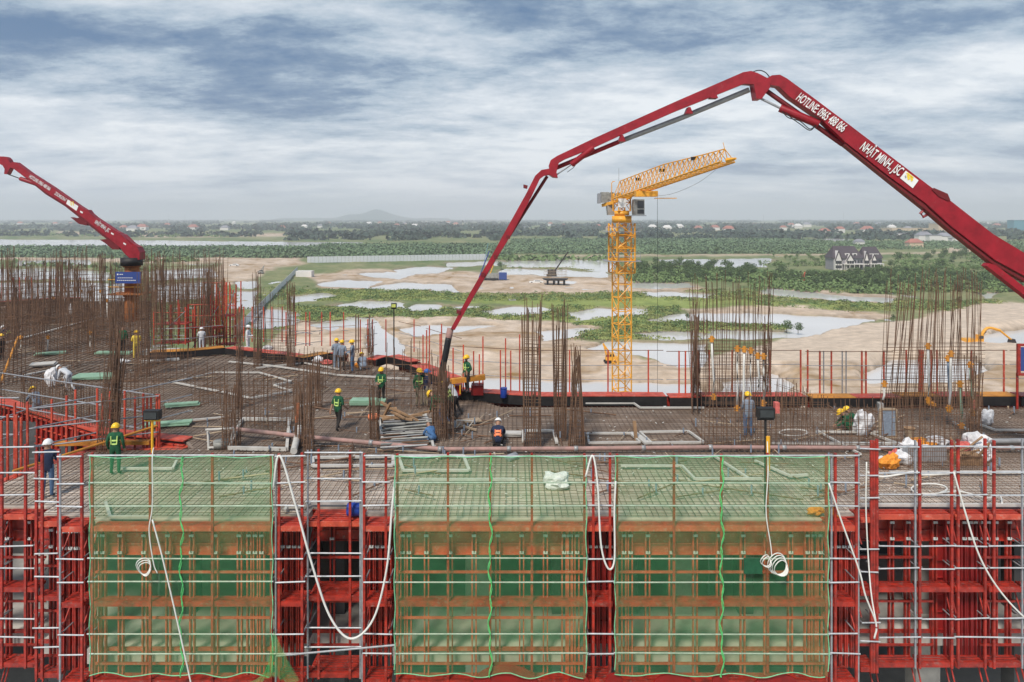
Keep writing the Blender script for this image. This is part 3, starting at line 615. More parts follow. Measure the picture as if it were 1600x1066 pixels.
for z0, z1 in [(GZ + 6 * i, min(GZ + 6 * i + 6, 8.0)) for i in range(5)]:
    ch, br = lat(.80, z0, z1, 1.5, .085, .05, 'crane_yellow', ang); sgm = ch.build('mast_section', 'crane_yellow', cr_); br.build('lattice', 'crane_yellow', sgm)
ch, br = lat(1.10, 2.3, 7.9, 1.4, .10, .055, 'crane_yellow', ang); cg = ch.build('climbing_cage', 'crane_yellow', cr_); br.build('lattice', 'crane_yellow', cg)
for zc in (7.0, 3.7):
    pr = blk('platform', (CX - 2.0, CY - 1.9, zc - .05), (CX + 1.9, CY - 1.35, zc), 'galvanised', cr_); blk('platform', (CX - 2.0, CY + 1.35, zc - .05), (CX + 1.9, CY + 1.9, zc), 'galvanised', cr_)
    blk('platform', (CX - 2.0, CY - 1.35, zc - .05), (CX - 1.45, CY + 1.35, zc), 'galvanised', cr_); blk('platform', (CX + 1.45, CY - 1.35, zc - .05), (CX + 1.95, CY + 1.35, zc), 'galvanised', cr_)
    mb = MB()
    for dx in (-1.9, -.6, .6, 1.8): mb.rod((CX + dx, CY - 1.85, zc), (CX + dx, CY - 1.85, zc + .95), .025, 4)
    for dz in (.5, .95): mb.rod((CX - 1.9, CY - 1.85, zc + dz), (CX + 1.8, CY - 1.85, zc + dz), .022, 4)
    mb.build('guard_rail', 'galvanised', cr_)
rod('slewing_ring', (CX, CY, 7.95), (CX, CY, 8.75), 1.12, 'crane_yellow', cr_, 'cyl'); rod('collar', (CX, CY, 8.75), (CX, CY, 9.3), .85, 'crane_yellow', cr_, 'cyl')
ch, br = lat(.72, 9.3, 11.3, 1.0, .09, .05, 'crane_yellow', ang); hd = ch.build('tower_head', 'crane_yellow', cr_); br.build('lattice', 'crane_yellow', hd)
blk('sign_board', (CX - .55, CY - 1.05, 9.7), (CX + .35, CY - 1.02, 10.7), 'white_paint', cr_)
jr = P(966, 311, CY); jt = P(1137, 253, 62); jm = jr.lerp(jt, .5)
# jib: triangular truss
chs = [MB(), MB(), MB()]; br = MB(); jd = (jt - jr); side = jd.cross(Vector((0, 0, 1))).normalized(); NJ = 24
def hgt(t): return 1.95 if t < .45 else (1.95 - (t - .45) * 1.5 if t < .8 else 1.42 - (t - .8) * 1.2)
for k in range(NJ):
    t0 = k / NJ; t1 = (k + 1) / NJ; a = jr + jd * t0; b = jr + jd * t1; m0 = (a + b) / 2
    if k < NJ - 1: chs[0].rod(m0 + Vector((0, 0, hgt(t0))), (a + b) / 2 + jd / NJ + Vector((0, 0, hgt(t1))), .055, 4)
    for sg in (-1, 1):
        chs[1 if sg < 0 else 2].rod(a + side * .75 * sg, b + side * .75 * sg, .085, 4)
        br.rod(a + side * .75 * sg, m0 + Vector((0, 0, hgt(t0))), .038, 4); br.rod(b + side * .75 * sg, m0 + Vector((0, 0, hgt(t0))), .038, 4)
        br.rod(a + side * .75 * sg, b + side * .75 * -sg, .03, 4)
    br.rod(a + side * .75, a - side * .75, .04, 4)
for c_ in chs: c_.build('jib_chord', 'crane_yellow', cr_)
br.build('jib_lattice', 'crane_yellow', cr_)
mb = MB(); mb.rod(jt + Vector((0, 0, .1)), jt + jd.normalized() * 1.1 + Vector((0, 0, .05)), .28, 6, .1); mb.rod(jt, jt + Vector((-.4, 0, 1.7)), .03, 4); mb.build('jib_tip', 'crane_yellow', cr_)
for t in (.22, .46, .74): 
    p = jr + jd * t + Vector((0, -.1, 1.4)); blk('floodlight', p - Vector((.25, .15, .15)), p + Vector((.25, .15, .15)), 'black_form', cr_)
tp = jr + jd * .30; blk('trolley', tp + Vector((-1.1, -.6, -.75)), tp + Vector((1.2, .6, -.15)), 'crane_yellow', cr_); blk('platform', tp + Vector((1.0, -.5, -.95)), tp + Vector((3.2, .4, -.88)), 'crane_yellow', cr_)
rod('hoist_rope', tp + Vector((1.2, -.3, -.8)), tp + Vector((1.2, -.3, -24)), .018, 'rubber', cr_)
hb_ = tp + Vector((1.2, -.3, -24)); mb = MB(); mb.rod(hb_, hb_ + Vector((0, 0, -.8)), .28, 8, .2); mb.tube([hb_ + Vector((0, 0, -.8)), hb_ + Vector((.02, 0, -1.1)), hb_ + Vector((.2, 0, -1.25)), hb_ + Vector((.22, 0, -1.0))], .06, 6); mb.build('hook', 'crane_yellow', cr_)
mb = MB(); mb.tube(curve_pts([P(1118, 266, 66), P(1090, 286, 69), P(1050, 303, 72), P(1015, 307, 75)], 6), .018, 4); mb.build('cable', 'grey_pipe', cr_)
# counter jib, machinery, counterweight, cab
a = P(985, 308, CY - .5); b = P(942, 321, CY + 2.5); 
for dy in (-.6, .6): beam('counter_jib', a + Vector((0, dy, 0)), b + Vector((0, dy, 0)), .22, .34, 'crane_yellow', cr_)
m0 = P(944, 318, CY + 2)
mb = MB(); mb.box(m0 + Vector((-.4, -.6, .1)), m0 + Vector((.5, .8, 1.3))); mb.rod(m0 + Vector((.8, -.7, .8)), m0 + Vector((.8, .9, .8)), .5, 12); mb.build('winch', 'machine_grey', cr_)
mb = MB(); mb.rod(m0 + Vector((1.65, -.8, .85)), m0 + Vector((1.65, .8, .85)), .42, 12); mb.build('winch', 'machine_grey', cr_)
blk('power_box', m0 + Vector((-.75, -.5, .0)), m0 + Vector((-.42, .6, 1.15)), 'galvanised', cr_)
mb = MB(); f = [m0 + Vector((.25, -.7, -.1)), m0 + Vector((1.15, -.7, -.1)), m0 + Vector((1.05, -.7, -1.35)), m0 + Vector((.38, -.7, -1.35))]; mb.prism(f, [p + Vector((0, 1.2, 0)) for p in f]); mb.build('counterweight', 'concrete', cr_)
mb = MB(); q0 = m0 + Vector((.75, -.9, -.2)); mb.tube([q0, q0 + Vector((0, 0, 2.5)), q0 + Vector((.12, 0, 2.7)), q0 + Vector((.35, 0, 2.72))], .05, 5); mb.build('davit', 'crane_yellow', cr_)
mb = MB(); q0 = P(967, 285, CY); mb.rod(q0 + Vector((0, 0, -1)), q0 + Vector((0, 0, 1.6)), .02, 4); mb.build('antenna', 'grey_pipe', cr_)
c0 = P(991, 336, CY - 1.4); cbx = MB(); f = [c0 + Vector((0, 0, 0)), c0 + Vector((1.15, 0, 0)), c0 + Vector((1.15, 0, 1.75)), c0 + Vector((0, 0, 1.75)), c0 + Vector((-.08, 0, .9))]; cbx.prism(f, [p + Vector((0, 1.4, 0)) for p in f]); cb_ = cbx.build('cab', 'machine_grey', cr_)
blk('window', c0 + Vector((.35, -.03, .75)), c0 + Vector((1.08, 0, 1.6)), 'dark_glass', cb_); blk('window', c0 + Vector((.35, -.03, .15)), c0 + Vector((1.08, 0, .6)), 'dark_glass', cb_)
blk('platform', c0 + Vector((-1.0, -.3, -.12)), c0 + Vector((1.3, 1.5, -.04)), 'galvanised', cr_)
# blue sign in a red frame at the right edge
p = P(1592, 580, 31); r = thing('site_sign', p, 'dark blue sign in a red frame cut off by the right edge', 'sign'); blk('panel', p + Vector((.06, 0, 0)), p + Vector((1.6, .05, 1.05)), 'sign_blue', r)
for i in range(3): blk('lettering', p + Vector((.25, -.012, .25 + i * .25)), p + Vector((1.3 - i * .2, -.002, .33 + i * .25)), 'white_paint', r)
for q in ((-.06, -.2, .06, 1.2), (-.06, -.2, 1.7, -.1), (-.06, 1.1, 1.7, 1.2)): blk('frame', p + Vector((q[0], -.03, q[1])), p + Vector((q[2], .08, q[3])), 'red_paint', r)
rod('post', p + Vector((.0, .1, -2.6)), p + Vector((.0, .1, -.1)), .05, 'red_paint', r)
# ================================================================ the building under construction
bld = thing('concrete_building', (0, 26, GZ), 'concrete frame building under construction, its top slab covered in rebar mats', 'building')
def XY(px, py): d = D(px, py); return (d.x, d.y)
FX = lambda px: (px - 800) / F * 20.0     # facade column -> x at the facade
front = [(-300, 20.7), (57, 20.7), (57, 20.2), (93, 20.2), (93, 20.1), (141, 20.1), (141, 19.85), (427, 19.85), (427, 20.2), (479, 20.2), (479, 20.7), (566, 20.7), (566, 20.2), (616, 20.2), (616, 19.85),
         (916, 19.85), (916, 20.2), (961, 20.2), (961, 19.85), (1294, 19.85), (1294, 20.2), (1340, 20.2), (1340, 20.7), (1900, 20.7)]
outer = [(FX(a), b) for a, b in front] + [(31.5, 31.4)] + [XY(a, b) for a, b in ((785, 637), (700, 612), (640, 583), (590, 573), (520, 562), (470, 565), (360, 555), (232, 562), (236, 470))] + [(-62, 71), (-40, 21)]
void = [XY(a, b) for a, b in ((-120, 780), (0, 757), (138, 706), (300, 702), (290, 690), (155, 676), (0, 628), (-120, 600))]
ZT, ZB = 0.0, -0.25
tri = tessellate_polygon([[Vector((*p, 0)) for p in outer], [Vector((*p, 0)) for p in void]])
allp = outer + void; mb = MB(); n = len(allp)
mb.v = [(*p, ZT) for p in allp] + [(*p, ZB) for p in allp]
for t in tri: mb.f.append(tuple(t)); mb.f.append(tuple(n + i for i in reversed(t)))
for base, poly in ((0, outer), (len(outer), void)):
    k = len(poly)
    for i in range(k): a = base + i; b = base + (i + 1) % k; mb.f.append((a, b, b + n, a + n))
# deck: film-faced plywood sheets with dust
m = bpy.data.materials.new('deck'); m.use_nodes = True; MATS['deck'] = m; t_ = m.node_tree; b_ = t_.nodes['Principled BSDF']; b_.inputs['Roughness'].default_value = .75
ge = t_.nodes.new('ShaderNodeNewGeometry'); bt = t_.nodes.new('ShaderNodeTexBrick'); bt.inputs['Scale'].default_value = 1.0; bt.inputs['Brick Width'].default_value = 2.44; bt.inputs['Row Height'].default_value = 1.22
bt.inputs['Mortar Size'].default_value = .012; bt.inputs['Color1'].default_value = (.31, .245, .195, 1); bt.inputs['Color2'].default_value = (.22, .175, .14, 1); bt.inputs['Mortar'].default_value = (.07, .06, .05, 1)
t_.links.new(ge.outputs['Position'], bt.inputs['Vector'])
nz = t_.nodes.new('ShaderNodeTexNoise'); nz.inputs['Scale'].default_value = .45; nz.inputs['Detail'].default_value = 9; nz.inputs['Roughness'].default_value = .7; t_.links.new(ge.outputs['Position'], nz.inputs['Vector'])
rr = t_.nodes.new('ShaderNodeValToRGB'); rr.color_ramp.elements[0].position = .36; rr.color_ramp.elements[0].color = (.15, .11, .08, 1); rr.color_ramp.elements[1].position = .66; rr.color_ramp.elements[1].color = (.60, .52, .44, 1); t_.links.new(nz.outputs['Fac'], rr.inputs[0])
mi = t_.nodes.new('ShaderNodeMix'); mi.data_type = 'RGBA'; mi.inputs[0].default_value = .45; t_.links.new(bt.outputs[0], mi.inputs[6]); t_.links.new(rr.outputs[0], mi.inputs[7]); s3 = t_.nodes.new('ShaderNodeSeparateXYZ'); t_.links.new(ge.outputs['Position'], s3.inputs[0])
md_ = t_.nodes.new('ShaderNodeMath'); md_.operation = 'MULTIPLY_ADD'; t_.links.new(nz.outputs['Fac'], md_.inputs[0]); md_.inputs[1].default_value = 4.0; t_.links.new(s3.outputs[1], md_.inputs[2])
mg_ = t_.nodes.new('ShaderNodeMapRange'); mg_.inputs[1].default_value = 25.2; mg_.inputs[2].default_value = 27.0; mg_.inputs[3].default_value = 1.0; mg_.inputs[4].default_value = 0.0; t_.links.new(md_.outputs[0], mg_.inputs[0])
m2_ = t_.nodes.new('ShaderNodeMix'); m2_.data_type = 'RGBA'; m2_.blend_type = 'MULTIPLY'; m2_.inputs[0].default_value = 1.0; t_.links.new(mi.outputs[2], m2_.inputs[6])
m3_ = t_.nodes.new('ShaderNodeMix'); m3_.data_type = 'RGBA'; t_.links.new(mg_.outputs[0], m3_.inputs[0]); m3_.inputs[6].default_value = (.80, .76, .74, 1); m3_.inputs[7].default_value = (1.75, 1.8, 1.85, 1); t_.links.new(m3_.outputs[2], m2_.inputs[7]); t_.links.new(m2_.outputs[2], b_.inputs['Base Color'])  # boards tinted paler along the front, darker behind, border broken by noise
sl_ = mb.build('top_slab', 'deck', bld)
# rebar mats clipped to the slab outline
def clip(poly_list, fixed, axis):   # intervals of a line x=fixed (axis 0) or y=fixed (axis 1)
    xs = []
    for poly in poly_list:
        k = len(poly)
        for i in range(k):
            a, b = poly[i], poly[(i + 1) % k]; u0, u1 = a[axis], b[axis]
            if (u0 > fixed) != (u1 > fixed): xs.append(a[1 - axis] + (fixed - u0) / (u1 - u0) * (b[1 - axis] - a[1 - axis]))
    xs.sort(); return list(zip(xs[::2], xs[1::2]))
mb = MB(); random.seed(3)
def mat_bar(p, q, z, r=.011):
    L_ = (Vector(q) - Vector(p)).length
    k = max(1, int(L_ / 9)); 
    for i in range(k):
        a = Vector((*p, z)).lerp(Vector((*q, z)), i / k); b = Vector((*p, z)).lerp(Vector((*q, z)), (i + 1) / k)
        j = random.uniform(-.035, .035); o = Vector((j, 0, random.uniform(-.01, .02))) if abs(q[0] - p[0]) < .01 else Vector((0, j, random.uniform(-.01, .02)))
        mb.rod(a + o, b + o, r, 3)
y = 20.0
while y < 36:
    for a, b in clip([outer, void], y, 1):
        if b - a > .3: mat_bar((a + .08, y), (b - .08, y), .05); 
    y += .2
x = -32.0
while x < 30.5:
    for a, b in clip([outer, void], x, 0):
        if b - a > .3: mat_bar((x, a + .08), (x, min(b, 36) - .08), .075)
    x += .2
lo_ = mb.build('rebar_mat', 'rebar_mat', bld); tag(lo_, kind='stuff')
mb = MB(); y = 36.2
while y < 71:
    for a, b in clip([outer, void], y, 1):
        if b - a > .3: mat_bar((max(a, -48) + .08, y), (b - .08, y), .06, .02)
    y += .42
x = -47.0
while x < 5:
    for a, b in clip([outer, void], x, 0):
        if b > 36.5: mat_bar((x, max(a, 36) + .08), (x, b - .08), .09, .02)
    x += .42
lo_ = mb.build('rebar_mat', 'rebar_mat', bld); tag(lo_, kind='stuff')
# lower storeys
mb = MB()
for i in range(len(outer)):      # lower floor slab follows the outline
    pass
k = len(outer)
for zf in (-3.65, -7.3, -10.95, -14.6, -18.25):
    b0 = len(mb.v); mb.v += [(*p, zf) for p in outer] + [(*p, zf - .42) for p in outer]
    for t in tessellate_polygon([[Vector((*p, 0)) for p in outer]]): mb.f.append(tuple(b0 + i for i in t)); mb.f.append(tuple(b0 + k + i for i in reversed(t)))
    for i in range(k): mb.f.append((b0 + i, b0 + (i + 1) % k, b0 + k + (i + 1) % k, b0 + k + i))
mb.build('floor_slabs', 'concrete_pale', bld)
for i, px in enumerate((-160, 30, 250, 415, 505, 598, 742, 880, 1000, 1090, 1195, 1330, 1502, 1660)):
    wdt = .75 if px in (742, 1090, 1502) else .45
    for zf in (0, -3.65, -7.3, -10.95):
        for yy_ in (21.6, 27.5): blk('column', (FX(px) - wdt / 2, yy_, zf - 3.65), (FX(px) + wdt / 2, yy_ + .6, zf - .25), 'concrete' if wdt > .5 else 'concrete_shaded', bld)  # slim columns take the darkened copy, interior shade painted in
for px0, px1 in ((-200, 60), (150, 420), (630, 900), (975, 1280), (1400, 1600)): blk('inner_wall', (FX(px0), 25.5, -3.65), (FX(px1), 25.7, -.25), 'concrete_shaded', bld)
blk('inner_wall', (-30, 30.2, -21.5), (30, 30.4, -.26), 'concrete_shaded', bld)
blk('inner_wall', (-30, 24.8, -21.5), (30, 25.0, -3.66), 'concrete_shaded', bld)
# props seen inside the storey
for i in range(26):
    x = FX(random.uniform(0, 1600)); yy_ = random.uniform(21.8, 24.6); tl = random.uniform(-.5, .5) if random.random() < .35 else 0
    rod('prop', (x, yy_, -3.65), (x + tl * 2, yy_, -.25), .035, 'galvanised', bld)
# ---------------------------------------------------------------- climbing scaffold
LV = (0.02, -2.05, -4.2)
RAILZ = (1.99, 1.25, .62, -.83, -1.47, -2.9, -3.43)
def scaf(x0, x1, yf, yb, posts, label, rails=RAILZ, top=2.0, zbot=-4.35, red='red_paint', joins=None, group=None, topd=True, tilt=0.0):
    r = thing('scaffold_bay', (x0, yf, -4.35), label, 'scaffold', group)
    for (xp, c_) in posts:
        pw = .022 if c_ == 'galvanised' else .032; beam_ = blk('post', (xp - pw, yf - pw, zbot), (xp + pw, yf + pw, top + random.uniform(0, .06)), c_, r)
    for z in rails: rod('guard_rail', (x0 - random.uniform(0, .08), yf - .06, z + random.uniform(-.02, .02)), (x1 + random.uniform(0, .08), yf - .06, z + random.uniform(-.02, .02)), .022, 'rail', r)
    for j, z in enumerate(LV):
        if j == 0 and not topd: continue
        if j == 0: pl = blk('platform', (x0 + .02, yf + .05, z - .03), (x1 - .02, yb - .1, z), 'orange_red', r)
        else:
            ns = max(3, int((yb - yf) / .13))
            for i in range(ns): ys_ = yf + .07 + i * (yb - yf - .15) / ns; blk('grating_bar', (x0 + .02, ys_, z - .03), (x1 - .02, ys_ + .055, z), red, r)
        blk('edge_beam', (x0, yf, z - .13), (x1, yf + .04, z + .01), red if j else 'orange_red', r)
        k = max(3, int((yb - yf) / .14)); mbb = MB()
        for i in range(k): mbb.box((x0 + .03, yf + .08 + i * (yb - yf - .2) / k, z + .002), (x1 - .03, yf + .10 + i * (yb - yf - .2) / k, z + .022))
        if j == 0: mbb.build('grating_ribs', red, r)
        for xx in (x0 + .03, x1 - .03): rod('bracket', (xx, yf + .02, z - .75), (xx, yb - .15, z - .06), .022, red, r)
        for xx in (x0 + .03, x1 - .03): blk('joist', (xx - .03, yf, z - .12), (xx + .03, yb - .05, z - .04), red, r)
    for z in (1.25, .62, -.83, -1.47, -2.9):
        for xx in (x0 + .01, x1 - .01):
            if z < 0: rod('side_rail', (xx, yf, z), (xx, yb - .1, z), .02, 'galvanised', r)
    return r
def form(x0, x1, yb, label, ribs, full=False, zb=-.92, zl=-4.25, clamps=True, waler=(-1.33, -2.6, -3.87), group=None, mm='red_paint', lower=True):
    """red steel formwork in front of the slab edge: top panel, rib pairs, clamps, walers"""
    r = thing('edge_formwork', (x0, yb, -4.3), label, 'formwork', group); y0 = yb - .09; y1 = yb - .01
    z0 = -3.6 if full else zb
    blk('panel', (x0, y0, z0), (x1, y0 + .02, -.03), mm, r)
    for z in ([-.03, -.32, -.62, zb] if not full else [-.03, -.5, -1.0, -1.5, -2.0, -2.5, -3.0, -3.55]): blk('flange', (x0, y0 - .05, z - .012), (x1, y0 - .001, z + .012), mm, r)
    for x in ribs:
        for dx in (-.055, .055): blk('rib', (x + dx - .018, y0 - .16, zl), (x + dx + .018, y0 - .06, -.12), mm, r)
        if clamps:
            for z in (-.33, -.80): blk('clamp', (x - .06, y0 - .20, z - .035), (x + .06, y0 - .165, z + .035), 'clamp', r)
            rod('tie_rod', (x, y0 - .22, -.35), (x, y0 - .22, -.78), .009, 'black_form', r)
    for z in waler:
        if not full: blk('waler', (x0, y0 - .22, z - .03), (x1, y0 - .205 + .03, z + .03), mm, r)
    if lower: 
        blk('flange', (x0, y0 - .05, -3.62), (x1, y0, -3.52), mm, r)
    return r
def ribs_at(a, b, step, y=20.0): 
    o = []; x = a
    while x < b: o.append((x - 800) / F * y); x += step
    return o
fx = lambda px, y: (px - 800) / F * y
R_, G_ = 'red_paint', 'galvanised'
RP = 'red_paint'
# left modules
scaf(fx(-110, 20.1), fx(0, 20.1), 20.1, 20.65, [(fx(-60, 20.1), RP)], 'red scaffold bay just outside the left edge', group=None)
scaf(fx(2, 20.1), fx(54, 20.1), 20.1, 20.65, [(fx(3, 20.1), RP), (fx(40, 20.1), RP)], 'red scaffold bay at the left edge of the facade below the bare rebar corner')
scaf(fx(57, 19.64), fx(92, 19.64), 19.64, 20.15, [(fx(57, 19.64), RP), (fx(66, 19.64), RP), (fx(92, 19.64), RP)], 'narrow red scaffold bay with the white helmeted worker above it')
scaf(fx(94, 19.3), fx(129, 19.3), 19.3, 20.05, [(fx(94, 19.3), G_), (fx(128, 19.3), RP)], 'red scaffold bay touching the left edge of the leftmost green net')
form(FX(-250), FX(57), 20.7, 'red edge formwork with twin ribs at the far left of the facade', [fx(p, 20.6) for p in (-150, -100, -40, 18, 51)])
form(FX(57), FX(93), 20.2, 'red edge formwork panel behind the narrow left scaffold bay', [fx(86, 20.1)])
form(FX(93) , FX(141), 20.1, 'full height red column formwork left of the first green net', ribs_at(98, 140, 9), full=True, clamps=True)
# net bays
NB = [(142, 425, 'left'), (618, 915, 'middle'), (962, 1293, 'right')]
posts_nb = {142: [144, 235, 332, 424], 618: [621, 700, 766, 831, 913], 962: [964, 1053, 1127, 1199, 1291]}
for x0, x1, nm in NB:
    a, b = fx(x0, 19.35), fx(x1, 19.35)
    scaf(a, b, 19.35, 19.8, [(fx(p, 19.35), RP) for p in posts_nb[x0]], f'red scaffold bay with silver rails behind the {nm} green net')
    rb = ribs_at(x0 + 12, x1 - 20, 37, 19.7) + [fx(x1 - 14, 19.7), fx(x1 - 24, 19.7), fx(x1 - 34, 19.7), fx(x0 + 22, 19.7)]
    form(a, b, 19.85, f'red edge formwork and rib pairs seen through the {nm} green net', rb, mm='orange_red')
# between net 1 and 2
scaf(fx(431, 19.35), fx(474, 19.35), 19.35, 20.1, [(fx(436, 19.35), RP), (fx(472, 19.35), RP), (fx(431, 19.35), G_)], 'slim red scaffold tower right of the left green net, white hose across it')
form(FX(430), FX(478), 20.2, 'full height red column formwork behind the slim tower right of the left net', ribs_at(434, 474, 9), full=True)
scaf(fx(481, 19.65), fx(565, 19.65), 19.65, 20.6, [(fx(498, 19.65), RP), (fx(547, 19.65), RP), (fx(563, 19.65), G_), (fx(481, 19.65), G_)], 'recessed red scaffold bay with the blue drum on its top deck')
form(FX(479), FX(566), 20.7, 'recessed red edge formwork above the dark opening under the blue drum', [fx(521, 20.6)], mm='red_paint')
scaf(fx(570, 19.35), fx(609, 19.35), 19.35, 20.1, [(fx(569, 19.35), RP), (fx(603, 19.35), RP), (fx(566, 19.35), G_)], 'slim red scaffold tower left of the middle green net')
form(FX(567), FX(615), 20.2, 'full height red column formwork behind the slim tower left of the middle net', ribs_at(572, 612, 9), full=True)
scaf(fx(918, 19.35), fx(957, 19.35), 19.35, 20.1, [(fx(927, 19.35), RP), (fx(953, 19.35), RP)], 'slim red scaffold tower between the middle and right green nets')
form(FX(917), FX(961), 20.2, 'full height red column formwork between the middle and right nets', ribs_at(921, 958, 9), full=True, mm='red_deep')
# right side modules
scaf(fx(1296, 19.35), fx(1338, 19.35), 19.35, 20.1, [(fx(1299, 19.35), G_), (fx(1305, 19.35), RP), (fx(1338, 19.35), RP), (fx(1326, 19.9), G_)], 'red scaffold tower touching the right edge of the right green net')
form(FX(1294), FX(1340), 20.2, 'full height red column formwork right of the right green net', ribs_at(1299, 1338, 9), full=True)
scaf(fx(1345, 19.9), fx(1370, 19.9), 19.9, 20.6, [(fx(1353, 20.2), RP), (fx(1357, 20.2), RP), (fx(1370, 19.9), RP)], 'narrow red scaffold bay with the end of the hanging white hose', top=2.2)
for a, b, ps, lb in ((1373, 1434, [(1430, G_), (1437, RP)], 'red scaffold bay below the sacks on the right, orange bag above'), (1440, 1488, [(1487, RP)], 'red scaffold bay second from the right edge group, below the rebar crate'),
                     (1493, 1540, [(1497, RP), (1539, RP)], 'red scaffold bay where the long white hose starts down'), (1546, 1598, [(1553, RP), (1597, G_)], 'rightmost red scaffold bay at the picture edge'), (1604, 1700, [(1640, RP), (1690, RP)], 'red scaffold bay just outside the right edge')):
    scaf(fx(a, 20.1), fx(b, 20.1), 20.1, 20.62, [(fx(p, 20.1), c_) for p, c_ in ps], lb, top=2.15)
form(FX(1341), FX(1472), 20.7, 'red edge formwork with silver clamps below the orange bag', [fx(p, 20.6) for p in (1364, 1389, 1414, 1456)])
form(FX(1472), FX(1545), 20.7, 'tall red formwork block around the column on the right', [fx(p, 20.6) for p in (1476, 1501, 1510, 1518, 1530, 1538)], full=True, mm='red_deep')
form(FX(1546), FX(1760), 20.7, 'red edge formwork at the right picture edge', [fx(p, 20.6) for p in (1550, 1571, 1610, 1650, 1700)])
# diagonal galvanised pole across the recess, round feet at the net hems
beam_o = rod('scaffold_pole', P(432, 1025, 19.2), P(618, 1008, 19.2), .03, 'galvanised'); tag(beam_o, 'loose silver pole lying slantwise across the recessed bay low down', 'pole')
for px in (700, 766, 790, 831, 915, 1053, 1127, 1199, 1290, 621, 144, 235):
    p = P(px, 1066, 19.28)
for i, px in enumerate((790, 1053, 1127, 1215, 905, 960)):
    p = P(px, 1060, 19.15); wd = (.9, .55, .22, .6, .3, .25)[i]
    mb = MB(); pts = [(p.x + wd * math.cos(a), p.z - .25 + (.55 if i in (0, 2) else .32) * math.sin(a)) for a in np.linspace(0, math.pi, 14)]
    f = [(x, 19.22, z) for x, z in pts]; mb.prism(f, [(x, 19.28, z) for x, z in pts]); o = mb.build('folded_apron', 'red_deep'); loc_mesh(o, p)
    tag(o, ['wide rounded red flap hanging under the middle green net', 'rounded red flap at the hem of the right net, left of its middle', 'pointed red flap under the lacing of the right net', 'rounded red flap at the hem of the right net, under the coiled rope', 'small red flap at the right lower corner of the middle net', 'small red flap at the left lower corner of the right net'][i], 'flap')
# ---------------------------------------------------------------- green safety nets
m = bpy.data.materials.new('net'); m.use_nodes = True; MATS['net'] = m; t_ = m.node_tree; t_.nodes.remove(t_.nodes['Principled BSDF'])
om = [n for n in t_.nodes if n.type == 'OUTPUT_MATERIAL'][0]
tr = t_.nodes.new('ShaderNodeBsdfTransparent'); tr.inputs[0].default_value = (1, 1, .90, 1)
df = t_.nodes.new('ShaderNodeBsdfDiffuse'); df.inputs[0].default_value = (.16, .66, .28, 1); tl = t_.nodes.new('ShaderNodeBsdfTranslucent'); tl.inputs[0].default_value = (.17, .68, .29, 1)
ad = t_.nodes.new('ShaderNodeMixShader'); ad.inputs[0].default_value = .35; t_.links.new(df.outputs[0], ad.inputs[1]); t_.links.new(tl.outputs[0], ad.inputs[2])
ge = t_.nodes.new('ShaderNodeNewGeometry'); nz = t_.nodes.new('ShaderNodeTexNoise'); nz.inputs['Scale'].default_value = 1.1; nz.inputs['Detail'].default_value = 9; nz.inputs['Roughness'].default_value = .7; nz.inputs['Distortion'].default_value = .8; t_.links.new(ge.outputs['Position'], nz.inputs['Vector'])
mr = t_.nodes.new('ShaderNodeMapRange'); mr.inputs[1].default_value = .3; mr.inputs[2].default_value = .7; mr.inputs[3].default_value = .11; mr.inputs[4].default_value = .27; t_.links.new(nz.outputs['Fac'], mr.inputs[0])
mx_ = t_.nodes.new('ShaderNodeMixShader'); t_.links.new(mr.outputs[0], mx_.inputs[0]); t_.links.new(tr.outputs[0], mx_.inputs[1]); t_.links.new(ad.outputs[0], mx_.inputs[2]); t_.links.new(mx_.outputs[0], om.inputs[0])
mat('net_cord', (.13, .62, .20), .7, var=.3, scale=9); mat('net_hem', (.22, .62, .34), .7, var=.3, scale=9)
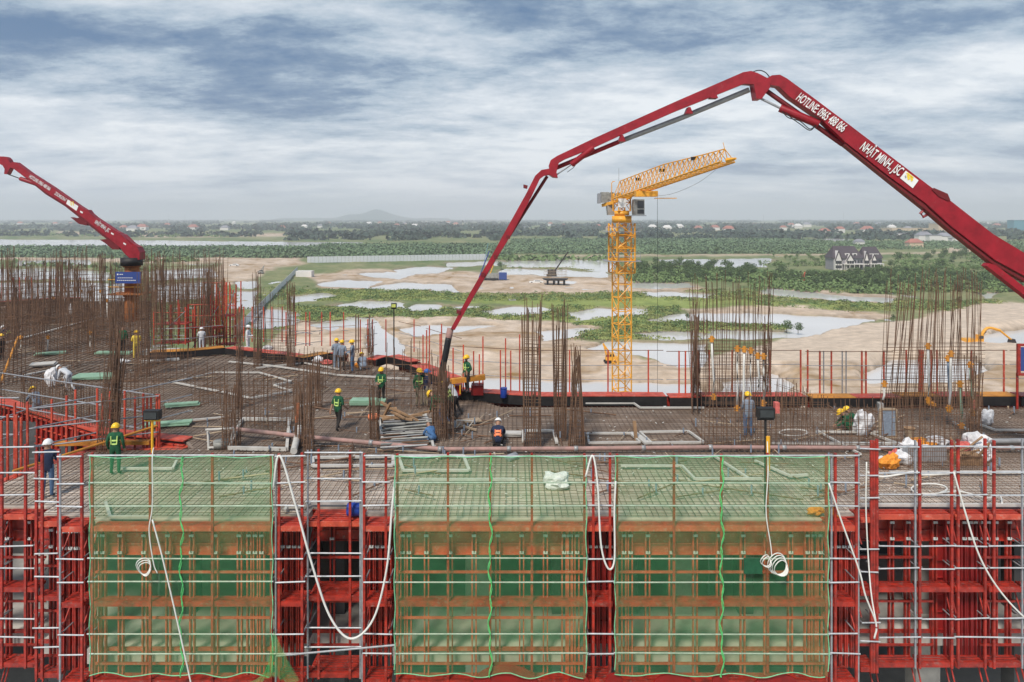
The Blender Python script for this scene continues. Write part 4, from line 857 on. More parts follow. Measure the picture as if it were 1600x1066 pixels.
for bi, (x0, x1, nm) in enumerate(NB):
    yn = 19.2; a, b = fx(x0 - 1, yn), fx(x1 + 1, yn); nx, nz_ = 120, 90
    zt, zb_ = HC - (712 - HZ) / F * yn, HC - (1056 - HZ) / F * yn
    u_, v_ = np.meshgrid(np.linspace(0, 1, nx), np.linspace(0, 1, nz_))
    X = a + (b - a) * u_; Z = zt + (zb_ - zt) * v_
    ps = [(fx(p, 19.35) - a) / (b - a) for p in posts_nb[x0]]
    sag = np.min([np.abs(u_ - p) for p in ps], 0) * (b - a)
    Z = Z - (v_ < .02) * sag * .03 - sag * .05 * np.clip(1 - v_ * 8, 0, 1) + sag * .12 * np.clip(v_ * 12 - 11, 0, 1) + .06 * np.sin(u_ * 23 + bi) * np.clip(v_ * 12 - 11, 0, 1)
    Y = yn + .05 * fbm(u_ * 8, v_ * 5, 60 + bi) - .02 + .05 * np.sin(v_ * 9 + u_ * 3) * np.clip(sag, 0, .5) + .02 * fbm(u_ * 40, v_ * 6, 70 + bi)
    X = X + (np.abs(u_ - .5) > .49) * .018 * np.sin(v_ * 30)
    ix = np.arange(nx * nz_).reshape(nz_, nx); f = np.stack([ix[:-1, :-1], ix[1:, :-1], ix[1:, 1:], ix[:-1, 1:]], -1).reshape(-1, 4)
    r = thing('safety_net', (a, yn, zb_), ['green safety net, leftmost of the three, with a bundled corner at lower right', 'middle green safety net hanging between the two slim red towers', 'right green safety net with the coil of white rope hanging on it'][bi], 'net')
    npmesh('netting', np.stack([X, Y, Z], -1).reshape(-1, 3), f, 'net', r, smooth=True)
    # hem and lacing cords
    mb = MB(); row = [(X[0, i], Y[0, i] - .01, Z[0, i]) for i in range(0, nx, 3)]; mb.tube(row, .012, 5); mb.build('hem', 'net_hem', r)
    mb = MB(); row = [(X[-1, i], Y[-1, i] - .01, Z[-1, i]) for i in range(0, nx, 3)]; mb.tube(row, .012, 5); mb.build('hem', 'net_hem', r)
    for c_ in (0, nx - 1):
        mb = MB(); row = [(X[i, c_], Y[i, c_] - .01, Z[i, c_]) for i in range(0, nz_, 3)]; mb.tube(row, .014, 5); mb.build('hem', 'net_hem', r)
    lc = {142: 285, 618: 766, 962: 1127}[x0]; mb = MB(); k = 60
    for sg in (-1, 1):
        mb.tube([(fx(lc, 19.2) + .035 * math.sin(i * .9 + sg) * sg + .03 * math.sin(i * .37), 19.14 + .01 * sg, zt + (zb_ - zt) * i / k) for i in range(k + 1)], .014, 5)
    mb.build('lacing_cord', 'net_cord', r)
# bundled net corner
mb = MB(); rs = np.random.default_rng(4)
for sh_ in range(2):
    b0 = len(mb.v); nu, nv = 26, 10
    for j in range(nv):
        for i in range(nu):
            t = i / (nu - 1); q = j / (nv - 1); s0 = P(428 - 10 * t, 985 + 60 * t, 19.13); e0 = P(468 - 78 * t, 1062 + 6 * math.sin(t * 9), 19.08)
            p = s0.lerp(e0, q); mb.v.append((p.x, p.y - .05 * math.sin(i * 2.1 + sh_) * q - .03 * sh_, p.z - .25 * q * (1 - q)))
    for j in range(nv - 1):
        for i in range(nu - 1): mb.f.append((b0 + j * nu + i, b0 + j * nu + i + 1, b0 + (j + 1) * nu + i + 1, b0 + (j + 1) * nu + i))
mb.build('bundled_corner', 'net', [o for o in COL.objects if o.name == 'safety_net'][0])
# ---------------------------------------------------------------- hoses and ropes on the facade
def hose(pts, r_, m_, name, label, cat='hose', loops=None):
    mb = MB(); mb.tube(curve_pts(pts, 8), r_, 6)
    if loops:
        for (cpx, cpy, Y, rad, n_) in loops:
            for j in range(n_):
                c = P(cpx, cpy, Y); rj = rad * (1 - .09 * j); mb.tube([c + Vector((rj * math.cos(t) + .03 * j, -.02 * j + .04 * math.sin(t * 2), rj * 1.15 * math.sin(t) - .03 * j)) for t in np.linspace(0, 2 * math.pi, 22)], r_, 5)
    o = mb.build(name, m_, smooth=True); loc_mesh(o, Vector(pts[-1])); return tag(o, label, cat)
hose([P(426, 765, 19.2), P(437, 712, 19.25), P(462, 790, 19.2), P(487, 880, 19.1), P(515, 962, 19.05), P(548, 998, 19.0), P(583, 968, 19.05), P(604, 890, 19.1), P(612, 800, 19.15), P(617, 752, 19.2)], .030, 'white_hose', 'white_hose', 'white hose hanging in a deep loop between the left and middle nets')
hose([P(915, 745, 19.15), P(926, 712, 19.2), P(934, 760, 19.1), P(939, 850, 19.05), P(950, 888, 19.0), P(960, 875, 19.05), P(960, 800, 19.1), P(962, 752, 19.15)], .026, 'white_hose', 'white_hose', 'white hose in a narrow loop between the middle and right nets')
hose([P(1295, 755, 19.1), P(1315, 815, 19.1), P(1342, 890, 19.0), P(1352, 930, 19.0), P(1369, 975, 19.0), P(1366, 998, 19.0)], .024, 'white_hose', 'white_hose', 'white hose slanting down the tower right of the right net')
hose([P(1354, 722, 19.8), P(1353, 790, 19.7), P(1356, 860, 19.6), P(1361, 925, 19.3), P(1369, 974, 19.05)], .02, 'white_hose', 'white_hose', 'thinner white hose hanging straight and joining the slanting one')
hose([P(1490, 737, 19.9), P(1508, 800, 19.8), P(1530, 868, 19.7), P(1560, 920, 19.6), P(1602, 966, 19.5), P(1660, 1010, 19.5)], .026, 'white_hose', 'white_hose', 'long white hose curving down to the right picture edge')
hose([P(240, 700, 19.4), P(238, 716, 19.1), P(238, 790, 19.05), P(233, 830, 19.0), P(240, 880, 19.0), P(246, 896, 19.0)], .015, 'white_hose', 'cable', 'white cable hanging in front of the left net with a coil at its end', 'cable', loops=[(224, 885, 19.0, .19, 3)])
hose([P(238, 812, 19.0), P(253, 868, 18.98), P(270, 940, 18.95), P(288, 1020, 18.95), P(300, 1075, 18.95)], .020, 'white_hose', 'cable', 'straight white cable running down to the bottom edge over the left net', 'cable')
hose([P(1199, 690, 19.6), P(1200, 740, 19.1), P(1197, 800, 19.05), P(1204, 850, 19.0), P(1206, 870, 18.98)], .015, 'white_hose', 'rope', 'cream rope hanging over the right net and ending in a coil', 'rope', loops=[(1214, 881, 19.0, .25, 4), (1196, 876, 18.97, .13, 2)])
tag(blk('green_bag', P(1163, 897, 19.05) , P(1190, 872, 19.12), 'green_cloth'), 'dark green cloth patch hanging behind the right net near the rope coil', 'cloth')
# drum on the recessed platform
p = P(543, 806, 19.95); p.z = .05; r = thing('blue_drum', p, 'blue plastic drum lying on the recessed red platform', 'drum')
mb = MB(); prof = [(0, .0), (0, .17), (.04, .19), (.16, .185), (.18, .2), (.2, .185), (.34, .185), (.38, .17), (.38, 0)]
for i in range(len(prof) - 1):
    pass
k = 16; b0 = len(mb.v)
for (t, rr_) in prof:
    for i in range(k): a = 2 * math.pi * i / k; mb.v.append((p.x + t, p.y + rr_ * math.cos(a), p.z + .2 + rr_ * math.sin(a)))
for j in range(len(prof) - 1):
    for i in range(k): mb.f.append((b0 + j * k + i, b0 + j * k + (i + 1) % k, b0 + (j + 1) * k + (i + 1) % k, b0 + (j + 1) * k + i))
mb.build('drum', 'blue_plastic', r, smooth=True); rod('cap', p + Vector((-.02, .05, .3)), p + Vector((.01, .05, .3)), .04, 'white_paint', r)
# ================================================================ far edge of the slab: raised red platforms, black kerb forms, posts
random.seed(21)
def edge_run(pts, label, rw=.75, ph=1.95, posts=None, z=.42, plat='orange_red', rails=(1.95, 1.3, .65), cat='edge platform', name='edge_platform'):
    """pts: world xy of the slab edge; the platform lies outside it"""
    r = thing(name, (pts[0][0], pts[0][1], 0), label, cat)
    for (a, b) in zip(pts[:-1], pts[1:]):
        a = Vector((*a, 0)); b = Vector((*b, 0)); d = (b - a).normalized(); nrm = Vector((-d.y, d.x, 0))
        if nrm.y < 0: nrm = -nrm
        beam('kerb_form', a + Vector((0, 0, z / 2)), b + Vector((0, 0, z / 2)), .06, z, 'black_form', r)
        n_ = max(1, int((b - a).length / 1.8))
        for i in range(n_):
            p = a.lerp(b, i / n_) + nrm * rw / 2; q = a.lerp(b, (i + .985) / n_) + nrm * rw / 2
            beam('platform_board', p + Vector((0, 0, z)), q + Vector((0, 0, z + random.uniform(-.02, .02))), rw, .05, plat if random.random() > .12 else 'cap_orange', r)
        for zz_ in rails: rod('guard_rail', a + nrm * rw + Vector((0, 0, z + zz_)), b + nrm * rw + Vector((0, 0, z + zz_)), .016, 'galvanised' if zz_ != 1.95 else 'rust', r, 'bar')
        beam('outer_form', a + nrm * (rw + .02) + Vector((0, 0, -.5)), b + nrm * (rw + .02) + Vector((0, 0, -.5)), .05, 1.6, 'red_paint', r)
    return r
def edge_post(r, px, Y, z0=.42, h_=1.97, w_=.03, c_='orange_red'):
    x = (px - 800) / F * Y; blk('post', (x - w_, Y - w_, z0), (x + w_, Y + w_, z0 + h_), c_, r)
W = lambda px, py: XY(px, py)
Yb = 31.9
r1 = edge_run([((835 - 800) / F * Yb, Yb), ((1042 - 800) / F * Yb, Yb)], 'far red edge platform behind the crane mast foot', rails=(1.95, 1.25, .6))
for p in (890, 950, 1013): edge_post(r1, p, 32.65)
r2 = edge_run([((1045 - 800) / F * Yb, Yb - .25), ((1092 - 800) / F * Yb, Yb - .25)], 'short red edge platform piece just left of the tall rebar cage')
for p in (1061, 1071, 1081, 1091): edge_post(r2, p, 32.4)
r3 = edge_run([((1096 - 800) / F * Yb, Yb), ((1262 - 800) / F * Yb, Yb)], 'far red edge platform behind the worker in grey overalls')
for p in (1108, 1144, 1203, 1251, 1262): edge_post(r3, p, 32.65)
r4 = edge_run([((1265 - 800) / F * Yb, Yb - .3), ((1404 - 800) / F * Yb, Yb - .3)], 'far red edge platform between the two tall rebar cages')
for p in (1281, 1299, 1346.6, 1353, 1381): edge_post(r4, p, 32.4)
for p in (1287, 1316, 1322): edge_post(r4, p, 32.4, c_='galvanised', w_=.02)
r5 = edge_run([((1407 - 800) / F * Yb, Yb), ((1532 - 800) / F * Yb, Yb)], 'far red edge platform behind the big right rebar cage')
for p, w_ in ((1416, .03), (1439, .08), (1455, .03), (1464, .03), (1518, .03)): edge_post(r5, p, 32.65, w_=w_)
r6 = edge_run([((1535 - 800) / F * Yb, Yb), ((1592 - 800) / F * Yb, Yb)], 'yellow topped edge platform near the blue sign', plat='cap_orange')
for p in (1568.5, 1590): edge_post(r6, p, 32.65)
r7 = edge_run([((1596 - 800) / F * Yb, Yb), (30.5, Yb)], 'red edge platform running off to the right')
for p in (1640, 1700): edge_post(r7, p, 32.65)
r8 = edge_run([W(694, 624), ((832 - 800) / F * Yb, Yb)], 'wide red edge platform to the right of the pump hose')
for p in (708, 724, 740, 749, 754.6, 782, 790, 798, 812, 843): edge_post(r8, p, 32.8, h_=random.uniform(1.7, 2.7))
r9 = edge_run([W(640, 583), W(694, 606)], 'red edge platform just left of the pump hose', rw=1.0)
for p in (661, 666.6, 671, 687.6, 690): edge_post(r9, p, 36.8, h_=random.uniform(1.9, 2.6))
r10 = edge_run([W(588, 574), W(606, 568), W(640, 578)], 'kinked red edge platform beside the crouching grey workers')
for p in (563, 574.7, 582, 603, 647): edge_post(r10, p, 42.5)
for p in (560, 577, 556): edge_post(r10, p, 42.2, h_=2.3, c_='rust')
r11 = edge_run([W(445, 566), W(472, 571), W(516, 563), W(530, 565)], 'red edge platform behind the group of workers in grey')
for p in (447, 462, 478, 484, 502.7, 516, 537): edge_post(r11, p, 44.5, h_=2.15)
r12 = edge_run([W(352, 555), W(395, 560), W(445, 566)], 'red edge platform behind the worker in white')
for p in (374, 381, 394, 412, 425, 441): edge_post(r12, p, 46, h_=2.3)
r13 = edge_run([W(234, 562), W(290, 560), W(352, 554)], 'red and yellow edge platform below the red frames in the left wing', plat='cap_orange')
r14 = edge_run([W(-40, 482), W(60, 474), W(126, 472)], 'far left edge platform of the left wing', z=.4)
for i in range(14): edge_post(r14, 2 + i * 9.5, 70, h_=2.2)
# red frame towers beyond the left wing edge
def frame_tower(px0, px1, Y, z0, z1, npst, label, cols_=('orange_red',), brace=True):
    x0, x1 = fx(px0, Y), fx(px1, Y); r = thing('scaffold_tower', (x0, Y, z0), label, 'scaffold')
    for i in range(npst):
        x = x0 + (x1 - x0) * i / (npst - 1) + random.uniform(-.08, .08)
        for dy in (0, 1.1): blk('post', (x - .035, Y + dy - .035, z0), (x + .035, Y + dy + .035, z1 + random.uniform(-.5, .4)), random.choice(cols_), r)
    z = z0 + .6
    while z < z1:
        rod('guard_rail', (x0, Y, z), (x1, Y, z), .025, random.choice(['galvanised', 'orange_red']), r); z += .75
    for z in (z0 + .05, z0 + (z1 - z0) * .5): blk('platform', (x0, Y + .05, z), (x1, Y + 1.05, z + .05), 'red_paint', r)
    if brace: rod('brace', (x0, Y - .04, z0 + .3), (x1, Y - .04, z1 - .4), .025, 'galvanised', r)
    return r
frame_tower(242, 290, 46.2, .2, 2.8, 5, 'red stair frame with silver handrails at the left wing edge')
frame_tower(296, 342, 48, -1.0, 2.9, 7, 'dense red frame tower in the middle of the left wing edge', cols_=('orange_red', 'red_paint', 'rust_orange'))
frame_tower(338, 366, 49.5, -.5, 3.7, 6, 'tallest red frame tower beside the round pond view')
frame_tower(316, 350, 56, -1.0, 3.4, 6, 'brown red frame tower further back on the left wing', cols_=('red_paint', 'rust_orange'))
# red scaffold and formwork in the corner void (left)
r = thing('corner_formwork', D(0, 640), 'red ribbed formwork wall along the corner void on the left', 'formwork')
A = Vector((*W(-110, 603), 0)); B = Vector((*W(0, 631), 0)); C_ = Vector((*W(155, 679), 0)); E = Vector((*W(290, 693), 0))
for a, b in ((A, B), (B, C_), (C_, E)):
    beam('panel', a + Vector((0, -.05, -.6)), b + Vector((0, -.05, -.6)), .05, 1.15, 'red_paint', r)
    d = (b - a).normalized(); nn_ = Vector((d.y, -d.x, 0)); nn_ = nn_ if nn_.y < 0 else -nn_
    beam('top_platform', a + nn_ * .05 + Vector((0, .3, .08)), b + nn_ * .05 + Vector((0, .3, .08)), .55, .05, 'orange_red', r)
    for z in (-.05, -.45, -.85, -1.15): beam('flange', a + nn_ * .1 + Vector((0, 0, z)), b + nn_ * .1 + Vector((0, 0, z)), .08, .03, 'orange_red', r)
    k = int((b - a).length / .42)
    for i in range(k): p = a.lerp(b, i / k) + nn_ * .14; blk('rib', p + Vector((-.03, -.05, -1.9)), p + Vector((.03, .05, 0)), 'red_paint', r)
r = thing('corner_scaffold', D(0, 735), 'red scaffold platform with silver handrails in the corner void on the left', 'scaffold')
a = Vector((*W(-40, 762), -.25)); b = Vector((*W(150, 690), -.25)); beam('platform', a, b, .85, .06, 'orange_red', r)
c_ = Vector((*W(288, 697), -.12)); beam('platform', b + Vector((-.3, .1, .1)), c_, .7, .06, 'orange_red', r)
mbp = Vector((*W(120, 700), 0)); beam('lumber', Vector((*W(88, 698), .12)), Vector((*W(235, 696), .12)), .22, .14, 'cap_orange', r)
for px, py, h_ in ((2, 748, 2.1), (12, 742, 2.2), (23, 735, 2.5), (26, 736, 2.1), (33, 730, 1.9), (43, 725, 2.35), (81, 700, 2.0), (104, 698, 2.1), (118, 697, 2.3), (152, 694, 2.3), (160, 694, 2.1), (172, 695, 2.2), (195, 694, 2.2), (211, 695, 2.0), (224, 694, 2.1), (230, 694, 2.0), (236, 694, 2.0), (245, 695, 2.1), (249, 695, 2.1)):
    q = D(px, py); blk('post', (q.x - .03, q.y - .03, -.3), (q.x + .03, q.y + .03, h_ - .2), 'orange_red', r)
for zz_ in (1.85, 1.15, .5):
    for (p0, p1) in (((-60, 770), (44, 722)), ((44, 722), (150, 697)), ((44, 722), (248, 696)), ((-60, 700), (30, 700)), ((0, 650), (240, 694)), ((190, 690), (300, 660))):
        u0, u1 = D(*p0), D(*p1); rod('guard_rail', u0 + Vector((0, 0, zz_)), u1 + Vector((0, 0, zz_)), .026, 'galvanised', r)
rod('long_board', D(20, 772) + Vector((0, 0, .7)), D(245, 697) + Vector((0, 0, .75)), .045, 'cap_orange', r)
mb = MB(); 
for i in range(0): pass
# ---------------------------------------------------------------- rebar
BAR = {}
def bar_mesh():
    bm = bmesh.new(); bmesh.ops.create_cone(bm, cap_ends=True, segments=4, radius1=1, radius2=1, depth=1); me = bpy.data.meshes.new('rebar'); bm.to_mesh(me); bm.free(); me.materials.append(MATS['rust']); return me
BM_ = bar_mesh()
def rbar(p0, p1, r_, parent): return put(bpy.data.objects.new('bar', BM_), rodM(p0, p1, r_), parent)
def cage(x, y, wx, wy, h_, nx, ny, label, group=None, rr_=.016, lean=(0, 0), tie=.22, tieh=.75, z0=0, jit=.05, parts=True, cone=0.0):
    r = thing('rebar_column', (x, y, z0), label, 'rebar', group); ps = []
    for i in range(nx):
        for j in range(ny):
            if 0 < i < nx - 1 and 0 < j < ny - 1: continue
            ps.append((x - wx / 2 + wx * i / max(1, nx - 1), y - wy / 2 + wy * j / max(1, ny - 1)))
    mbb = MB()
    for (bx, by) in ps:
        hh_ = h_ * random.uniform(.82, 1.04); e = Vector((bx + (x - bx) * cone + lean[0] * hh_ + random.gauss(0, jit), by + lean[1] * hh_ + random.gauss(0, jit), z0 + hh_))
        if parts: rbar((bx, by, z0), e, rr_, r)
        else: mbb.rod((bx, by, z0), e, rr_, 3)
    if not parts: bb = mbb.build('bars', 'rust', r); tag(bb, kind='stuff')
    mb = MB(); z = .15
    while z < h_ * tieh:
        ox, oy = lean[0] * z, lean[1] * z; sh = 1 - cone * z / h_; hx_, hy_ = wx / 2 * sh, wy / 2 * sh
        q = [Vector((x + ox + sx_ * (hx_ + .02), y + oy + sy_ * (hy_ + .02), z0 + z + random.uniform(-.03, .03))) for sx_, sy_ in ((-1, -1), (1, -1), (1, 1), (-1, 1))]
        for i in range(4): mb.rod(q[i], q[(i + 1) % 4], rr_ * .6, 3)
        z += tie * random.uniform(.8, 1.2)
    if mb.v: tt = mb.build('ties', 'rust', r); tag(tt, kind='stuff')
    return r
def wall_cage(p0, p1, h_, sp_, label, group=None, layers=2, rr_=.014, hs=.25, hmax=.6, lean=0.0, jit=.06, th=.22, parts=True):
    a = Vector((p0.x, p0.y, 0)); b = Vector((p1.x, p1.y, 0)); d = b - a; n_ = max(2, int(d.length / sp_)); nn_ = Vector((-d.y, d.x, 0)).normalized()
    r = thing('rebar_wall', a, label, 'rebar', group); mbb = MB()
    for l in range(layers):
        for i in range(n_ + 1):
            p = a.lerp(b, i / n_) + nn_ * th * l + Vector((random.uniform(-.03, .03), 0, 0)); hh_ = h_ * random.uniform(.85, 1.04)
            lq = lean * 1.9 * (1 - i / n_) if lean else (.035 * (i / n_ - .5) if h_ > 4.5 else 0)
            e = p + Vector((lq * hh_ + random.gauss(0, jit), random.gauss(0, jit), hh_))
            if parts: rbar(p, e, rr_, r)
            else: mbb.rod(p, e, rr_, 3)
    if mbb.v: tag(mbb.build('bars', 'rust', r), kind='stuff')
    mb = MB(); z = .2
    while z < h_ * hmax:
        for l in range(layers):
            o = nn_ * th * l + Vector((lean * z, 0, z)); mb.rod(a + o + Vector((0, 0, random.uniform(-.03, .03))), b + o + Vector((0, 0, random.uniform(-.03, .03))), rr_ * .75, 3)
        z += hs
    if mb.v: tag(mb.build('ties', 'rust', r), kind='stuff')
    return r
# column cages placed from the photograph: px, base row, top row, width px, bars across, label
CG = [(832, 702, 468, 26, 6, 'dense tall rebar column left of the crane, nearest to the pump hose'), (876, 690, 478, 17, 5, 'tall rebar column right behind the dense one left of the crane'),
      (902, 706, 545, 25, 6, 'rebar column tapering to two points, just left of the crane mast'), (467, 700, 600, 12, 4, 'rebar column with an orange tag at the pipe joint'), (481, 712, 575, 13, 4, 'slim rebar column reaching down to the slim tower right of the left net'),
      (584, 690, 596, 12, 4, 'short rebar column with an orange collar left of the rebar stack'), (686, 690, 562, 20, 5, 'brown rebar column beside the bending workers'), (357, 705, 605, 22, 5, 'rebar column in front of the drawn loop of white frames'),
      (401, 575, 425, 10, 4, 'rebar column next to the worker in white'), (453, 575, 440, 10, 4, 'rebar column at the right end of the mesh wall near the worker in white'), (372, 640, 480, 8, 3, 'thin rebar column between the white frames'),
      (578, 572, 505, 8, 3, 'thin rebar column beside the crouching grey worker'), (160, 712, 560, 22, 5, 'leaning rebar bundle left of the green shirted worker'), (173, 712, 520, 10, 4, 'thin leaning rebar bundle behind the left green worker'),
      (219, 590, 420, 18, 5, 'rebar column in front of the placing boom mast'), (245, 570, 395, 14, 5, 'rebar column right of the blue sign'), (14, 560, 390, 12, 4, 'rebar column at the left picture edge'),
      (497, 640, 560, 8, 3, 'short thin rebar column left of the walking worker'), (1085, 620, 520, 8, 3, 'rebar column at the left end of the tall right cage'), (1198, 616, 500, 8, 3, 'rebar column at the right end of the tall right cage'),
      (1525, 700, 560, 12, 4, 'rebar column beside the hanging white bag on the right')]
for px, py, pt, wpx, nb_, lb in CG:
    g = D(px, py); Y = g.y; wm = wpx / F * Y; h_ = HC - (pt - HZ) / F * Y
    cn = .75 if px == 902 else .15; ln = (0, 0)
    if px == 160: ln = (.10, 0)
    if px == 173: ln = (.06, 0)
    cage(g.x, Y + wm / 2, wm, wm * .9, h_, nb_ + 2, nb_, lb, rr_=.015, jit=.09, lean=ln, cone=cn, tie=.14 if wpx > 15 else .2)
# second point of the tapering column
# forest of starter bars on the left wing
FPX = [(8, 500), (28, 520), (38, 540), (50, 494), (70, 510), (86, 500), (100, 520), (118, 495), (128, 515), (142, 555), (152, 500), (165, 530), (182, 498), (196, 545), (236, 520), (252, 500), (262, 545), (272, 515), (288, 505), (300, 530), (312, 500), (324, 522), (334, 505), (345, 530),
       (60, 560), (110, 575), (20, 600), (180, 585), (40, 480), (95, 482), (160, 482), (212, 482), (228, 490), (-40, 520), (-90, 560), (-60, 490)]
for i, (px, py) in enumerate(FPX):
    g = D(px, py); Y = g.y; wm = random.uniform(.35, 1.0); tp = random.uniform(383, 420) if py < 540 else random.uniform(430, 470)
    h_ = min(6.6, HC - (tp - HZ) / F * Y)
    cage(g.x, Y, wm, wm * .8, h_, random.choice([4, 5, 6]), random.choice([3, 4]), 'tall rusty starter bars of a column in the crowded left wing', 'rebar columns of the left wing', rr_=.017, tie=.35, jit=.12)
for i in range(26):
    px, py = random.uniform(-20, 345), random.uniform(474, 545); g = D(px, py); wm = random.uniform(.4, 1.4)
    if 190 < px < 222 and py > 500: continue
    if px > 235 and py < 490: continue
    cage(g.x, g.y, wm, wm * .6, min(6.2, HC - (random.uniform(390, 440) - HZ) / F * g.y), random.choice([5, 7]), 3, 'thin rusty starter bars in the crowded left wing', 'thin rebar bundles of the left wing', rr_=.013, tie=.4, jit=.14, parts=False)
for i, (a, b, h_, sp_) in enumerate([((0, 515), (110, 505), 4.4, .45), ((60, 480), (200, 476), 5.0, .5), ((240, 505), (345, 500), 5.0, .35), ((150, 560), (215, 555), 3.4, .35), ((250, 478), (340, 476), 5.2, .4), ((20, 540), (90, 552), 3.2, .4), ((-80, 480), (40, 478), 5, .5), ((110, 535), (200, 545), 3.0, .3), ((255, 530), (330, 535), 4.0, .3)]):
    wall_cage(D(*a), D(*b), h_, sp_, 'wide mesh of rusty wall bars standing in the left wing', 'wall meshes of the left wing', rr_=.014, hs=.4, hmax=.75)
# wall meshes nearer
WC = [((300, 632), (352, 634), 1.9, .2, 0, 'low bar wall mesh between the white frames and the left void'), ((385, 668), (455, 676), 2.2, .2, 0, 'bar wall mesh standing behind the pink pipe on the left'),
      ((405, 572), (458, 573), 4.3, .28, 0, 'mesh wall beside the worker in white'), ((462, 608), (505, 612), 2.1, .22, 0, 'low bar mesh on the slab left of the walking worker'), ((512, 590), (580, 588), 1.6, .22, 0, 'low line of bars in front of the grey workers'),
      ((602, 640), (668, 642), 3.1, .33, 0, 'sparse tall bars among the green workers'), ((1085, 634), (1206, 634), 5.9, .125, .0, 'tall fanned rebar wall cage right of the crane'), ((1100, 702), (1290, 704), 2.2, .17, 0, 'row of knee high to head high bars in front of the worker in grey overalls'),
      ((1380, 642), (1535, 640), 6.1, .125, 0.05, 'big leaning rebar wall cage on the right'), ((1400, 712), (1535, 706), 2.3, .2, 0, 'bar wall mesh below the big right cage'), ((1295, 704), (1382, 706), 1.9, .25, 0, 'loose line of bars behind the white bag'),
      ((30, 645), (140, 672), 1.8, .2, 0, 'bars standing behind the kneeling worker on the left'), ((160, 640), (250, 650), 1.9, .22, 0, 'bar mesh behind the red posts of the corner void'),((200, 600), (300, 598), 2.0, .26, 0, 'bar mesh in front of the green panels on the left'),
      ((1090, 650), (1090, 622), 4.6, .25, 0, 'short side mesh of the tall cage right of the crane'), ((1210, 640), (1260, 660), 1.5, .25, 0, 'low bars to the right of the black floodlight'), ((680, 660), (700, 690), 2.4, .2, 0, 'bars around the bending green workers'), ((-100, 640), (0, 660), 2, .25, 0, 'bar mesh running off the left edge'),
      ((545, 780), (552, 700), .35, .3, 0, 'short stubs on the front slab strip')]
for a, b, h_, sp_, ln, lb in WC: wall_cage(D(*a), D(*b), h_, sp_, lb, lean=ln, layers=2 if h_ > 1.2 else 1, hs=.3 if h_ < 4 else .16, hmax=.8 if h_ < 4 else .5, jit=.05 if h_ < 4 else .16, rr_=.0125)
# upright conduits with yellow caps
def conduit(px, ytop, ybot, Y, label, m_='white_hose', cap2=False, group=None):
    a, b = P(px, ytop, Y), P(px + random.uniform(-4, 4), ybot, Y); r = thing('conduit', b, label, 'pipe', group)
    mb = MB(); mb.tube([b, b.lerp(a, .3) + Vector((.04, 0, 0)), b.lerp(a, .7), a], .045, 7); mb.build('pipe', m_, r, smooth=True)
    for q in ((a, b) if cap2 else (a,)): 
        mb = MB(); mb.rod(q + Vector((0, 0, -.12)), q + Vector((0, 0, .13)), .09, 8, .07); mb.rod(q + Vector((-.13, 0, .02)), q + Vector((.13, 0, .02)), .035, 6); mb.build('cap', 'cap_orange', r)
k = 0
for px, yt, yb_, Y, m_, c2, lb in ((1112, 530, 620, 29, 'white_hose', True, 'white upright conduit with yellow caps left in the cage right of the crane'), (1152, 545, 638, 29, 'white_hose', True, 'white upright conduit above the worker in grey, left one'), (1163, 546, 636, 28.9, 'white_hose', False, 'white upright conduit above the worker in grey, second one'), (1173, 548, 640, 29.1, 'white_hose', True, 'white upright conduit above the worker in grey, third one'),
                         (1193, 557, 630, 29.3, 'white_hose', True, 'white upright conduit right of the grey worker at the cage end'), (1184, 556, 605, 29.5, 'white_hose', False, 'short white conduit in the cage right of the crane'), (1450, 541, 625, 29, 'white_hose', True, 'white conduit left in the big right cage'), (1481, 560, 640, 29.2, 'grey_cloth', True, 'grey green conduit in the middle of the big right cage'),
                         (1486, 553, 638, 28.6, 'white_hose', True, 'white conduit in the middle of the big right cage'), (1516, 570, 645, 29, 'green_panel', True, 'green conduit at the right of the big right cage'), (1382, 600, 625, 29, 'white_hose', False, 'stub conduit at the left foot of the big right cage'), (1500, 600, 665, 27.4, 'green_panel', True, 'low green conduit under the big right cage'),
                         (83, 466, 508, 62, 'white_hose', False, 'white conduit in the left wing, first from the left edge'), (127, 455, 500, 66, 'green_panel', True, 'green conduit with yellow ends in the left wing'), (139, 456, 500, 64, 'white_hose', False, 'white conduit right of the green one in the left wing'), (144, 456, 495, 66, 'white_hose', False, 'second white conduit right of the green one'),
                         (157, 455, 505, 60, 'white_hose', False, 'long white conduit below the blue sign, left'), (167, 470, 525, 58, 'white_hose', False, 'white conduit with a foot left of the placing boom mast'), (102, 455, 490, 66, 'white_hose', False, 'faint white conduit in the far left wing'), (33, 527, 575, 46, 'white_hose', False, 'white pipe standing near the left edge'),
                         (75, 527, 580, 45, 'white_hose', False, 'white pipe standing left of the green panels'), (141, 520, 578, 46, 'white_hose', False, 'white pipe standing in front of the green panels')):
    conduit(px, yt, yb_, Y, lb, m_, c2)
# ---------------------------------------------------------------- pump booms
def bprism(name, pts, tr_, Yf, th, m_, parent):
    f = []; b = []
    for (zx, zy) in pts:
        px, py = tr_(zx, zy); p = P(px, py, Yf(px)); f.append(p - Vector((0, th / 2, 0))); b.append(p + Vector((0, th / 2, 0)))
    mb = MB(); mb.prism(f, b); return mb.build(name, m_, parent)
YR = lambda px: 29.1 / (1 + .328 * (px - 800) / F)
T5 = lambda x, y: (680 + x / 2.423, 100 + y / 2.423); T6 = lambda x, y: (1160 + x / 2.8045, 100 + y / 2.8045)
def p5(x, y, dy=0): px, py = T5(x, y); return P(px, py, YR(px)) + Vector((0, dy, 0))
def p6(x, y, dy=0): px, py = T6(x, y); return P(px, py, YR(px)) + Vector((0, dy, 0))
BR = thing('concrete_pump_boom', P(1700, 600, YR(1700)), 'big dark red concrete pump boom arching over the right half of the site', 'pump boom')
